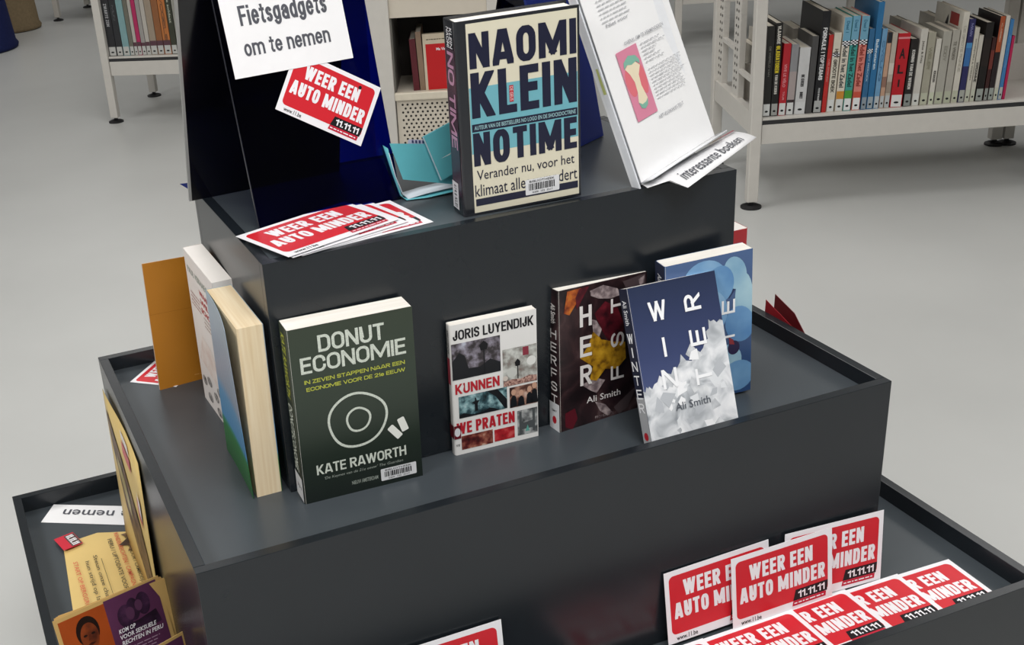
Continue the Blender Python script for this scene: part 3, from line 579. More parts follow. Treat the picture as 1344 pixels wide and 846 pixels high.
# sheet and small card fixed to it
tm = Matrix.Translation((.0313, .1174, A1)) @ Matrix.Rotation(R(3.9), 4, 'Z') @ Matrix.Rotation(-ta, 4, 'X')
def on_tent(o, x, z, roll, lift):
    M = tm @ Matrix.Translation((x, -lift, z)) @ Matrix.Rotation(R(roll), 4, 'Y'); o.location = M.to_translation(); o.rotation_euler = M.to_euler()
sh = thing('notice_sheet', 'white paper notice taped to the glossy tent sign on the top step', 'notice')
on_tent(sh, .0072, .1745, -.9, .0016)
SW, SH_ = .150, .0935
box('sheet', (0, 0, 0), (SW, .0004, SH_), WHITE, sh); fs_ = Face(sh, (0, 0, 0), (1, 0, 0), (0, 0, 1), SW, SH_)
GRT = m_ink('50525a', .5)
fs_.text('notice_lettering', 'Fietsgadgets', .135, .565, .86, .855, GRT, 2, wt=.15); fs_.text('notice_lettering', 'om te nemen', .12, .245, .84, .435, GRT, 2, wt=.15)
pc = card_proto(.1155, .0755, True, 'small red and white slogan card stuck slantwise below the paper notice')
on_tent(pc, .0479, .1339, 32.1, .0009)
o = copy_tree(pc); o['label'] = 'small red and white card lying half hidden under the ochre booklet'
c_ = Vector((-.1165, .411, 0)) + .0755 * Vector((math.cos(R(-41)), math.sin(R(-41)), 0)); place(o, (c_.x, c_.y, F2 + .0006), 49, -89.7, 0)

# second blue sign behind the hardback
t2 = thing('blue_acrylic_stand', 'translucent blue acrylic stand behind the thick hardback on the top step', 'sign stand')
place(t2, (.5622, .2357, A1), 209.5, 0, 0)
B2 = plexi('deep_blue_acrylic', (.03, .06, .40), .06); B3 = mat('blue_acrylic_panel', '1a2a78', .1, .6, .03)
slab('front_panel', (0, 0, 0), (1, 0, 0), Vector((.0, -.20, 1)).normalized(), Vector((0, 1, .2)).normalized(), .125, .30, .003, B3, t2)
slab('back_panel', (-.01, -.13, 0), (1, 0, 0), Vector((.0, .22, 1)).normalized(), Vector((0, -1, .22)).normalized(), .125, .30, .003, B2, t2)
slab('side_brace', (.0, -.125, .09), Vector((0, 1, 0)), (0, 0, 1), (1, 0, 0), .105, .06, .003, B2, t2)
t3 = thing('blue_plastic_sheet', 'dark blue plastic sheet whose corner sticks out left behind the tent sign', 'sheet', (0, 0, 0))
mesh('sheet', [(-.0185, .318, A1 + .0125), (.10, .29, A1 + .015), (.10, .289, A1 + .0005), (-.004, .314, A1 + .0005), (-.0185, .319, A1 + .0125), (.10, .291, A1 + .015), (.10, .290, A1 + .0005), (-.004, .315, A1 + .0005)],
     [(0, 3, 2, 1), (4, 5, 6, 7), (0, 1, 5, 4), (2, 3, 7, 6), (0, 4, 7, 3), (1, 2, 6, 5)], B3, t3)

# turquoise leaflets between the tent sign and the hardback
TQ = mat('turquoise_print', '5fb4bf', .4, .5, .03); TQ2 = mat('pale_inside', 'c3cdd6', .5)
def curved(name, pts, depth, m, parent, thick=.0005):
    """sheet following a profile of points (x,z), swept between two depth offsets"""
    vs = []; fs = []
    for x, y, z in pts: vs += [(x, y, z), (x + depth[0], y + depth[1], z + depth[2])]
    for i in range(len(pts) - 1): fs.append((2 * i, 2 * i + 2, 2 * i + 3, 2 * i + 1))
    o = mesh(name, vs, fs, m, parent, True); s = o.modifiers.new('thickness', 'SOLIDIFY'); s.thickness = thick; return o
tq = thing('turquoise_leaflet', 'turquoise folded leaflet curling open between the tent sign and the thick hardback', 'leaflet')
p = [(.2070, .128, .9715), (.2085, .127, .957), (.2140, .126, .9255)]
mesh('front_flap', [(.2065, .128, .9725), (.300, .128, .9560), (.305, .124, .9030), (.2190, .124, .9262)], [(0, 3, 2, 1)], TQ, tq).modifiers.new('t', 'SOLIDIFY').thickness = .0005
curved('inner_page', [(.2060, .130, .960), (.2120, .129, .930), (.2180, .125, .908), (.2230, .121, .9015), (.245, .117, .9055), (.270, .115, .9075), (.30, .115, .9075)], (.0, .02, .003), TQ2, tq)
curved('back_flap', [(.2050, .131, .966), (.2110, .131, .932), (.2165, .126, .905), (.2200, .119, .9012), (.245, .112, .9018), (.275, .109, .904), (.30, .109, .904)], (.0, .024, .0), TQ, tq)
ftq = Face(tq, (.2065, .1276, .9262), (1, 0, -.17), (0, 0, 1), .09, .045)
for u, v, a in ((.18, .55, -.1), (.33, .47, .1), (.52, .47, -.1), (.66, .47, .1)): ftq.poly('printed_arrow', [(u - .05, v + a * .9), (u, v - a * .3), (u + .05, v - a * .9), (u + .02, v - .04), (u - .03, v + .05)], m_ink('d6ecec'), 2)
mesh('barcode_strip', [(.232, .1300, .9730), (.268, .1300, .9660), (.268, .1300, .9580), (.230, .1300, .9650)], [(0, 3, 2, 1)], mat('lilac_white', 'b9bcd2', .5), tq)
for i in range(7): x = .236 + i * .0046; mesh('barcode', [(x, .1295, .9715 - i * .0009), (x + .0024, .1295, .971 - i * .0009), (x + .0024, .1295, .9675 - i * .0009), (x, .1295, .968 - i * .0009)], [(0, 3, 2, 1)], m_ink('3a3f66'), tq)
tb = thing('turquoise_booklet', 'small turquoise booklet tucked between the leaflet and the spine of the hardback', 'booklet')
tb.location = (.2640, .118, .9300); tb.rotation_euler = (R(-8), R(-17), R(4))
box('cover', (0, 0, -.012), (.05, .0008, .047), TQ, tb); box('pages', (-.0008, .001, -.012), (.049, .0028, .046), TQ2, tb); box('back_cover', (-.001, .003, -.012), (.05, .0038, .047), TQ, tb)
Face(tb, (0, 0, -.012), (1, 0, 0), (0, 0, 1), .05, .059).poly('printed_arrow', [(.18, .42), (.45, .40), (.5, .43)], m_ink('d6ecec'), 2)

# ================================================================== WHITE LEAFLET HOLDER ON THE RIGHT OF THE TOP STEP
hd = thing('leaflet_holder', 'white sloping leaflet holder with a printed sheet, on the right end of the top step', 'leaflet holder')
place(hd, (.4819, .0007, A1 + .0045), 17.7, -16.4, -9.4)
HW, HH = .1529, .345
WPL = mat('white_acrylic', 'e9ebef', .2, .5, .01)
box('back_board', (-.0035, .010, -.004), (HW - .016, .0135, HH), WPL, hd); box('side_wall', (-.0035, .0015, -.004), (-.001, .010, HH), mat('white_acrylic_side', 'dfe2e8', .25), hd)
q = MB(); q.box((.002, .0015, .002), (HW - .016, .009, HH - .004)); q.build('leaflet_stack', mat('stack_white', 'e4e6ea', .55), hd)
vs = []; fs = []; n = 16                                     # front sheet, its right edge bows back
for i in range(n + 1):
    v = i / n; bow = .004 * math.sin(math.pi * v)
    for j in range(5): u = j / 4; vs.append((u * (HW - .001 - .006 * v * v), -.0008 - .0006 * math.sin(math.pi * u) + bow * u * u, v * HH))
for i in range(n):
    for j in range(4): a = i * 5 + j; fs.append((a, a + 1, a + 6, a + 5))
o = mesh('printed_sheet', vs, fs, mat('sheet_white', 'efeff0', .5, .3, .01), hd, True)
fh = Face(hd, (0, -.0022, 0), (1, 0, 0), (0, 0, 1), .1529, .32)
fh.rect('pink_picture', .172, .219, .425, .49, m_ink('d5869f'), 1)
AP = m_ink('e6d9bd', .5); AG = m_ink('7fb3a0', .5); AR = m_ink('d9707a', .5)
fh.disc('apple_side', (.235, .365), .055, .055, AR, 2); fh.disc('apple_side', (.375, .36), .045, .06, AR, 2)
fh.poly('apple_core', [(.215, .42), (.27, .435), (.35, .43), (.39, .41), (.345, .38), (.335, .34), (.36, .285), (.30, .265), (.245, .285), (.27, .32), (.275, .36), (.25, .395)], AP, 3)
fh.poly('apple_top', [(.205, .42), (.22, .445), (.29, .462), (.37, .452), (.40, .43), (.39, .415), (.36, .43), (.30, .425), (.25, .432)], AG, 4); fh.poly('apple_bottom', [(.245, .285), (.28, .272), (.33, .275), (.36, .285), (.34, .262), (.30, .252), (.26, .26)], AG, 4)
GR = m_ink('c2c3c6', .6); G2 = m_ink('a0a1a6', .6)
small_print(fh, 'small_print', .14, .605, .50, .70, 6, GR, 1, .3); small_print(fh, 'small_print', .47, .40, .78, .485, 6, GR, 1, .3, .5); small_print(fh, 'small_print', .47, .255, .885, .385, 10, GR, 1, .3, .15)
small_print(fh, 'small_print', .52, .70, .9, .74, 2, GR, 1, .3)
fh.text('heading_lettering', 'OVERAL OM TE VERMINDEREN', .30, .500, .79, .514, G2, 1, .01); fh.text('heading_lettering', 'HET KLOKHUIS TELT', .42, .188, .74, .202, G2, 1, .01); fh.text('heading_lettering', 'Niet voor', .17, .59, .44, .603, G2, 1, .01)
fh.poly('yellow_print', [(.62, .70), (.76, .70), (.78, .75), (.60, .75)], m_ink('e6d3a4'), 1)
yb = mesh('green_leaflet_edge', [(-.0036, .003, .118), (-.0036, .008, .118), (-.0036, .0075, .150), (-.0036, .004, .150)], [(0, 1, 2, 3)], m_ink('b9c07a'), hd); yb2 = mesh('dark_leaflet_edge', [(-.0036, .003, .235), (-.0036, .008, .235), (-.0036, .0075, .272), (-.0036, .004, .272)], [(0, 1, 2, 3)], m_ink('5b3a40'), hd)
# front lip and paper strip
curved('front_lip', [(.0, -.0015, .001), (.05, -.0015, .0015), (.10, -.0015, .0015), (HW, -.0015, .0015)], (0, -.020, .004), WPL, hd, .002)
stp = thing('paper_strip', 'white paper strip with two words hanging over the edge of the top step', 'label strip')
up = [(.4845, .0050, .9042), (.5000, .0080, .9060), (.5170, .0120, .9110), (.565, .029, .9170), (.611, .045, .9230), (.6560, .0610, .9290)]
lo = [(.4838, -.0100, .9032), (.5098, -.0190, .9105), (.5208, -.0411, .9050), (.575, -.0140, .9118), (.625, .0110, .9182), (.6724, .0336, .9250)]
vs = []; fs = []
for i in range(6):
    for t in range(5): s_ = t / 4; a = Vector(up[i]).lerp(Vector(lo[i]), s_); a.z += .002 * math.sin(math.pi * s_) * (1 if i > 1 else 0); vs.append(a)
for i in range(5):
    for t in range(4): a = i * 5 + t; fs.append((a, a + 1, a + 6, a + 5))
o = mesh('sheet', vs, fs, WHITE, stp, True); s_ = o.modifiers.new('t', 'SOLIDIFY'); s_.thickness = .0004; s_.offset = -1 
me = text_mesh('interessante boeken', .004)
A, B, C_, D_ = Vector(up[2]), Vector(up[5]), Vector(lo[2]), Vector(lo[5])
vs = []
for x, y in me[0]:
    s1 = .06 + x * .83; r_ = .80 - y * .42
    a = A.lerp(B, s1).lerp(C_.lerp(D_, s1), r_); nrm = (B - A).cross(C_ - A).normalized(); nrm = nrm if nrm.z > 0 else -nrm
    vs.append(a + nrm * (.0008 + .0022 * math.sin(math.pi * r_)))
mesh('strip_lettering', vs, me[1], GRT, stp)
o = mesh('red_edge_print', [A.lerp(B, .62) + Vector((0, 0, .0022)), A.lerp(B, .99) + Vector((0, 0, .0022)), A.lerp(B, .985).lerp(D_, .1) + Vector((0, 0, .0030)), A.lerp(B, .62).lerp(D_, .05) + Vector((0, 0, .0030))], [(0, 3, 2, 1)], m_ink('8f4652'), stp)

# ================================================================== LOWER TRAY, LEFT
GI = WHITE
q = thing('paper_strip', 'white paper strip with upside-down words lying in the lower tray', 'label strip')
P = [Vector((-.2506, .606, F3 + .0022)), Vector((-.100, .5150, F3 + .0026)), Vector((-.115, .462, F3 + .0012)), Vector((-.277, .562, F3 + .0008))]
o = mesh('sheet', P, [(0, 3, 2, 1)], WHITE, q); s_ = o.modifiers.new('t', 'SOLIDIFY'); s_.thickness = .0005; s_.offset = -1
me = text_mesh('Gratis mee te nemen', .01); vs = []
for x, y in me[0]:      # reads from the far side, so it is upside down from the front
    s1 = .14 + (1 - x) * 1.55; r_ = .26 + y * .42
    vs.append(P[0].lerp(P[1], s1).lerp(P[3].lerp(P[2], s1), r_) + Vector((0, 0, .0005)) if s1 <= .985 else None)
keep = {}; vv = []; ff_ = []
for fc in me[1]:
    if all(vs[i] is not None for i in fc):
        ids = []
        for i in fc:
            if i not in keep: keep[i] = len(vv); vv.append(vs[i])
            ids.append(keep[i])
        ff_.append(tuple(ids))
mesh('strip_lettering', vv, ff_, GRT, q)
KR = mat('kraft_yellow', 'd9bd7a', .5, .4, .04, 15)
po = thing('folded_poster', 'yellow folded poster half lying in the lower tray, half leaning on the middle tray', 'poster')
LY = [Vector((-.254, .478, F3 + .001)), Vector((-.200, .482, F3 + .003)), Vector((-.1590, .462, F3 + .004)), Vector((-.1580, .270, F3 + .002)), Vector((-.215, .262, F3 + .001)), Vector((-.268, .262, F3 + .001))]
o = mesh('lying_half', LY, [(0, 5, 4, 1), (1, 4, 3, 2)], KR, po); o.modifiers.new('t', 'SOLIDIFY').thickness = .0005
grid = []                       # standing half: rows from the fold up, columns far to near
rows = [(F3 + .004, -.1590, -.1580), (.382, -.1572, -.1565), (.45, -.1555, -.1550), (.52, -.1537, -.1530), (.585, -.1522, -.1512)]
for (z, xf, xn) in rows:
    for t in range(7):
        s1 = t / 6; y = .462 + (.185 - .462) * s1; zz = z + (.012 * s1 if z > .5 else 0) + (.010 * math.sin(3.1 * s1) if z > .4 else 0)
        grid.append((xf + (xn - xf) * s1 - .0012 * math.sin(6.28 * s1), y, zz))
fs = []
for r_ in range(4):
    for t in range(6): a = r_ * 7 + t; fs.append((a, a + 1, a + 8, a + 7))
o = mesh('standing_half', grid, fs, KR, po, True); o.modifiers.new('t', 'SOLIDIFY').thickness = .0005
def gp(u, v, k=1):
    """point on the standing half: u far->near, v bottom->top"""
    r_ = min(3.999, v * 4); c = min(5.999, u * 6); i, j = int(r_), int(c); fr, fc = r_ - i, c - j
    g = lambda a, b_: Vector(grid[a * 7 + b_]); p_ = g(i, j).lerp(g(i, j + 1), fc).lerp(g(i + 1, j).lerp(g(i + 1, j + 1), fc), fr); return p_ + Vector((-.0009 - .0003 * k, 0, 0))
BR = ramp_mat('brown_figure_print', [(.35, '3b2a20'), (.55, '6b513a'), (.7, '8a7048')], 60, .5)
def strip_print(name, pts, m, k=1):
    vs = []; fs = []
    for (u, a, b_) in pts: vs += [gp(u, a, k), gp(u, b_, k)]
    for i in range(len(pts) - 1): fs.append((2 * i, 2 * i + 2, 2 * i + 3, 2 * i + 1))
    return mesh(name, vs, fs, m, po)
strip_print('printed_figure', [(.06, .86, .90), (.14, .70, .88), (.22, .60, .84), (.32, .44, .78), (.42, .34, .72), (.52, .26, .64), (.62, .2, .56), (.72, .12, .50), (.82, .06, .40), (.92, .02, .26), (.97, .01, .12)], BR)
strip_print('printed_figure', [(.26, .62, .68), (.34, .54, .66), (.42, .46, .60), (.5, .42, .50)], m_ink('a89a68'), 2)
strip_print('printed_badge', [(.52, .80, .88), (.58, .78, .87), (.64, .77, .85), (.70, .76, .84)], RED, 2); strip_print('printed_badge', [(.54, .90, .95), (.62, .88, .94), (.70, .86, .92)], m_ink('ded4cf'), 2); strip_print('printed_badge', [(.76, .58, .68), (.84, .55, .66)], RED, 2)
strip_print('printed_badge', [(.80, .62, .72), (.86, .60, .69)], m_ink('ded4cf'), 3)
# print on the lying half: reads towards the camera
fl_ = Face(po, (-.262, .478, F3 + .0046), (0, -1, 0), (1, 0, 0), .22, .11)
OR = m_ink('d0644a', .5); DK = m_ink('4e4632', .5)
for s_, m_, v, u0, u1, hh in (('START OP BERGGROND', OR, .13, .30, .98, .06), ('hun strijd op land', DK, .27, .33, .92, .07), ('Steun onze change', DK, .39, .28, .95, .07), ('PERU / UPTODATE VOOR', DK, .66, .12, .80, .06), ('KINDERRECHTEN / CAMPAGNE', OR, .77, .06, .80, .06), ('KOM OP VOOR / CAMBODJA', DK, .88, .10, .78, .06)):
    fl_.text('poster_lettering', s_, u0, v, u1, v + hh, m_, 2, .008)
fl_.rect('printed_rule', .34, .50, .85, .506, DK, 2); 
bs = Face(po, (-.2640, .4900, F3 + .0055), (.25, -1, 0), (1, .25, 0), .040, .030)
bs.rect('badge_red', .0, .0, .95, .45, m_ink('c8283c'), 2); bs.rect('badge_black', .05, .45, .95, .98, m_ink('55413f'), 2.5); bs.text('badge_lettering', '11.11.11', .1, .52, .9, .90, CWH, 4, wt=.22); 
bs.poly('badge_backing', [(-.03, -.04), (1, -.04), (1, 1.0), (-.03, 1.0)], m_ink('c8283c'), 1.5)
inkp = [(-.168, .455), (-.160, .440), (-.176, .425), (-.160, .418), (-.166, .402), (-.1545, .405), (-.1545, .455)]
mesh('printed_splash', [(x, y, F3 + .0056) for x, y in inkp], [tuple(range(len(inkp)))], BR, po)
# orange and purple brochure
KB = mat('kraft_border', 'c9a566', .5, .4, .03)
def brochure(name, label, loc, yaw, tilt, roll, w, h):
    r = thing(name, label, 'brochure', group='brochures standing in the lower tray'); place(r, loc, yaw, tilt, roll)
    box('sheet', (0, 0, 0), (w, .0007, h), KB, r); return r, Face(r, (0, 0, 0), (1, 0, 0), (0, 0, 1), w, h)
br, f = brochure('portrait_brochure', 'brochure with an orange and a purple half, each with a dark portrait', (-.2907, .0809, F3), 15, -13.2, 0, .1463, .12)
f.rect('orange_half', .035, .03, .46, .955, mat('orange_print', 'a3481c', .3, .5, .08, 30), 1); f.rect('purple_half', .46, .03, .965, .975, mat('purple_print', '5a3050', .3, .5, .08, 30), 1)
DKP = ramp_mat('dark_portrait_print', [(.35, '2a1512'), (.55, '4a241a'), (.7, '70341c')], 60, .35); DPP = ramp_mat('purple_portrait_print', [(.35, '241626'), (.55, '38203a'), (.7, '4d2c4a')], 60, .35)
f.poly('portrait_shoulders', [(.10, .30), (.14, .42), (.22, .5), (.36, .5), (.44, .42), (.44, .30)], DKP, 2); f.disc('portrait_hair', (.265, .74), .105, .17, m_ink('1d100e'), 3); f.disc('portrait_face', (.27, .68), .082, .155, ramp_mat('face_print', [(.35, '4a2015'), (.6, '8a3f1e'), (.8, 'a8552c')], 40, .35), 4)
for u in (.232, .305): f.disc('portrait_eye', (u, .70), .018, .013, m_ink('1d100e'), 5)
f.poly('portrait_nose', [(.262, .70), (.28, .70), (.293, .635), (.25, .635)], m_ink('5a2818'), 5); f.poly('portrait_mouth', [(.235, .595), (.27, .608), (.31, .595), (.27, .575)], m_ink('3a130e'), 5)
for c, a_ in (((.62, .72), .075), ((.70, .76), .06), ((.80, .78), .065)): f.disc('portrait_figure', c, a_, .13, DPP, 2 + c[0] * .5)
f.disc('portrait_face', (.665, .73), .04, .075, m_ink('55324f'), 4); f.disc('portrait_face', (.755, .78), .035, .065, m_ink('55324f'), 4); f.poly('portrait_shoulders', [(.54, .48), (.58, .62), (.72, .62), (.9, .66), (.93, .5)], DPP, 2)
for i, s_ in enumerate(('STEUN', 'SARDINE-', 'KOSTERS', 'CAMBODJA')): f.text('title_lettering', s_, .17, .40 - i * .085, .17 + .055 * len(s_) * .75, .46 - i * .085, CWH, 6, .02, shear=.2)
for i, s_ in enumerate(('KOM OP', 'VOOR SEKSUELE', 'RECHTEN IN PERU')): f.text('title_lettering', s_, .52, .555 - i * .07, .52 + .027 * len(s_), .605 - i * .07, CWH, 6, .02, shear=.2)
small_print(f, 'small_print', .53, .05, .88, .38, 9, m_ink('a58aa0'), 2, .3)
for i in range(3):
    r = thing('kraft_booklet', ('kraft yellow booklet standing directly behind the orange and purple brochure', 'middle kraft yellow booklet behind the orange and purple brochure', 'rearmost kraft yellow booklet of the three behind the brochure')[i], 'booklet', group='kraft booklets behind the brochure')
    place(r, (-.2885 + .0012 * i, .0895 + .0065 * i, F3), 13.5 - 2.6 * i, -12.8 + 1.2 * i, 0)
    box('front_cover', (0, 0, 0), (.1415, .0006, .117 - .002 * i), KB, r); box('pages', (.001, .0008, .001), (.1410, .0026, .116 - .002 * i), mat('kraft_pages', 'b98f4c', .6), r); box('back_cover', (0, .0028, 0), (.1415, .0034, .117 - .002 * i), KB, r)
br, f = brochure('purple_brochure', 'purple brochure at the bottom edge, in front of the orange and purple one', (-.2235, -.052, F3), 22, -6, 0, .078, .1325)
f.rect('purple_field', .03, .03, .97, .97, mat('purple_print', '5a3050', .3), 1)

# red folded leaflet leaning on the right side of the middle tray
RDP = mat('red_leaflet', 'b8323c', .35, .5, .04)
rl = thing('red_leaflet', 'red folded leaflet standing up behind the right rim of the middle tray', 'leaflet')
def wedge(name, pts, off, m):
    vs = [Vector(p_) for p_ in pts] + [Vector(p_) + Vector(off) for p_ in pts]; n = len(pts)
    return mesh(name, vs, [tuple(range(n)), tuple(range(n, 2 * n))[::-1]] + [(i, (i + 1) % n, n + (i + 1) % n, n + i) for i in range(n)], m, rl)
wedge('front_leaf', [(.7745, .138, F3), (.7745, .128, .6440), (.7760, .035, .6130), (.7790, .03, F3)], (.0006, 0, 0), RDP)
wedge('rear_leaf', [(.785, .130, F3), (.785, .121, .6530), (.781, .070, .6420), (.7775, .03, .6130), (.7790, .03, F3)], (.0006, 0, 0), mat('red_leaflet_inside', '7c2028', .4))

# ================================================================== BOOKCASES
STEEL = mat('white_steel', 'cfcbc4', .38, .45, .02); STEEL2 = mat('warm_white_steel', 'd2c9ba', .4, .45, .02); FOOT = mat('black_rubber', '17171a', .5); GROOVE = mat('dark_groove', '2a2a2c', .5); SHD = mat('steel_hole', '26221f', .7)
def frame_loc(root, x, y, yaw): root.location = (x, y, 0); root.rotation_euler = (0, 0, R(yaw))
def leg(parent, x, y, w=.04, d=.04, top=1.1):
    box('leg', (x - w / 2, y - d / 2, .022), (x + w / 2, y + d / 2, top), STEEL, parent, .003)
    q = MB(); q.lathe(x, y, [(.034, 0), (.034, .006), (.022, .011), (.008, .013), (.008, .022)], 20); q.build('foot', FOOT, parent)
def bookcase(label, x, y, yaw, L, D=.5, zt=.30, zb=.215, endframe=True, top=1.1, upper=None):
    r = thing('bookcase', label, 'bookcase'); frame_loc(r, x, y, yaw)
    for a in (0, L):
        for d_ in (0, D): leg(r, a, d_, .036 if a == 0 else .04, .036, top)
    q = MB(); q.box((.02, -.012, zb), (L - .02, .0, zt - .022)); q.box((.02, -.012, zt - .008), (L - .02, .0, zt)); q.build('fascia', STEEL, r, .001)
    box('label_groove', (.02, -.0105, zt - .022), (L - .02, -.0095, zt - .008), GROOVE, r)
    box('shelf', (.02, -.0, zt - .006), (L - .02, D, zt), STEEL, r); box('rear_fascia', (.02, D, zb), (L - .02, D + .012, zt), STEEL, r)
    for a in (-.012, L - .012): box('end_rail', (a, .02, zb + .03), (a + .024, D - .02, zt + .015), STEEL, r)
    if upper: box('upper_shelf', (.02, 0, upper), (L - .02, D, upper + .03), STEEL, r)
    return r
# right bookcase, perforated uprights in its end frame
rb = bookcase('white steel bookcase on the right, filled with sports books', 2.153, 2.022, -20.7, 1.03, top=1.0, upper=.70)
ab = bookcase('adjoining white steel bookcase beyond the right edge, only a rear leg showing', 2.153 + 1.075 * math.cos(R(-20.7)), 2.022 + 1.075 * math.sin(R(-20.7)), -20.7, 1.0, top=1.0, upper=.70)
def upright(parent, x, y, w, z0, z1):
    box('perforated_upright', (x - .003, y - w / 2, z0), (x + .018, y + w / 2, z1), STEEL, parent, .001)
    hl = []
    q = MB(); z = z0 + .05
    while z < z1 - .02:
        for dy in (-.012, .012): q.lathe(0, 0, [(.0042, 0), (.0042, .0012)], 10)
        for j, dy in enumerate((-.012, .012)):
            n = 10 + 10; pass
        z += .025
    vs = []; fs = []; z = z0 + .045
    while z < z1 - .02:
        for dy in (-.012, .012):
            n = len(vs)
            for k in range(8): a = k * math.pi / 4; vs.append((x - .0036, y + dy + .0056 * math.cos(a), z + .0056 * math.sin(a)))
            fs.append(tuple(range(n, n + 8)))
        z += .025
    mesh('upright_holes', vs, fs, SHD, parent)
upright(rb, 0, .25, .075, .30, 1.0); upright(rb, 0, .46, .06, .30, 1.0)
box('rung', (-.004, .28, .46), (.012, .44, .475), STEEL, rb); box('rung', (-.004, .02, .40), (.012, .22, .412), STEEL, rb)
box('shelf_divider', (.02, .247, .30), (1.01, .253, .42), STEEL, rb)
# left bookcase and further ones
lb = bookcase('white steel bookcase on the left with a short row of books, behind the tent sign', .51, 4.605, -32, .95, top=1.0, upper=.70)
fb = bookcase('far white steel bookcase of which one leg shows at the top left', .682, 7.772, -32, .95, top=1.0)
fb.location.x += 0
fc = bookcase('white steel bookcase behind the leaflet holder, one post showing at the top', 3.355, 4.313, -25, 1.0, top=1.0)
# middle display case behind the tent sign
mb = thing('display_case', 'white steel display case with a perforated panel, seen between the tent sign and the hardback', 'display case'); frame_loc(mb, 1.35, 3.1, -25)
box('post', (-.104, -.02, .02), (-.018, .05, 1.0), STEEL, mb, .003); box('post', (.336, -.02, .02), (.42, .05, 1.0), STEEL, mb, .003)
q = MB(); q.lathe(-.06, .015, [(.034, 0), (.034, .006), (.008, .013), (.008, .022)], 20); q.build('foot', FOOT, mb)
q = MB(); q.lathe(.378, .015, [(.034, 0), (.034, .006), (.008, .013), (.008, .022)], 20); q.build('foot', FOOT, mb)
box('upper_panel', (-.018, -.008, .57), (.336, .0, .95), STEEL2, mb, .001)
box('ledge', (-.018, -.022, .270), (.336, .0, .299), mat('cream_steel', 'dcd3c0', .35), mb, .004)
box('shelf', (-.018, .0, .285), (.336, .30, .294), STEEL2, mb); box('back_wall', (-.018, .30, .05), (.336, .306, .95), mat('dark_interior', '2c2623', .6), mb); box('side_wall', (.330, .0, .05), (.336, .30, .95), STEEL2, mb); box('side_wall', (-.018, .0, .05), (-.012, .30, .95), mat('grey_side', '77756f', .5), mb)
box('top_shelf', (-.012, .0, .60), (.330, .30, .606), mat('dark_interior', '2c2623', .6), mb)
box('perforated_panel', (-.014, -.006, .05), (.336, -.004, .270), STEEL2, mb)
vs = []; fs = []; i = 0; z = .252
while z > .06:
    x = .008 + (.0105 if i % 2 else 0)
    while x < .33:
        n = len(vs)
        for k in range(10): a = -k * math.pi / 5; vs.append((x + .0043 * math.cos(a), -.0064, z + .0043 * math.sin(a)))
        fs.append(tuple(range(n, n + 10))); x += .0185
    z -= .0145; i += 1
o = mesh('panel_perforations', vs, [f_[::-1] for f_ in fs], SHD, mb); o['kind'] = 'stuff'

# ---- shelved books: spine faces the aisle; local x thickness, y depth, z height
def spine_col(c): return mat('spine_' + c, c, .45, .4, .06, 30)
CALL = mat('call_label', 'c9ccc8', .5)
def shelf_book(label, case, x, y, z, t, h, d, col, texts=(), group=None, lab='c9ccc8', lean=0, bands=(), lean2=0, side=None):
    r = thing('shelf_book', label, 'book', group=group)
    M = case.matrix_basis @ Matrix.Translation((x, y, z)) @ Matrix.Rotation(R(lean), 4, 'Y')
    r.matrix_basis = M; r.location = M.to_translation(); r.rotation_euler = M.to_euler()
    c = spine_col(col); ct = .001
    q = MB(); q.box((0, 0, 0), (t, ct, h)); q.box((0, ct, 0), (ct, d, h)); q.box((t - ct, ct, 0), (t, d, h)); q.build('cover', c, r)
    box('page_block', (ct, ct, .001), (t - ct, d - .001, h - .0025), mat('shelf_pages', 'd9d2c4', .7), r)
    f = Face(r, (0, 0, 0), (1, 0, 0), (0, 0, 1), t, h)
    for (v0, v1, cc) in bands: f.rect('spine_band', 0, v0, 1, v1, m_ink(cc), 2)
    if lab:
        f.rect('call_label', .06, .008, .94, .04 / h, m_ink(lab), 4); f.disc('call_symbol', (.5, .016 / h), .22, .0035 / h, BLACKINK, 5, n=10)
    for (s_, v0, v1, cc, *rest) in texts:
        bw = rest[0] if rest else .55; f.text('spine_lettering', s_, .5 - bw / 2, v0, .5 + bw / 2, v1, m_ink(cc), 5, .02, 'd', wt=(.2 if all(c in GL_ and not c.islower() for c in s_) else 0))
    return r, f
rb.matrix_basis = Matrix.Translation(rb.location) @ Matrix.Rotation(R(-20.7), 4, 'Z'); rb.location = (2.153, 2.022, 0); rb.rotation_euler = (0, 0, R(-20.7))
lb.matrix_basis = Matrix.Translation(lb.location) @ Matrix.Rotation(R(-32), 4, 'Z')
mb.matrix_basis = Matrix.Translation(mb.location) @ Matrix.Rotation(R(-25), 4, 'Z')
G1 = 'books on the right bookcase'
Z = .3005
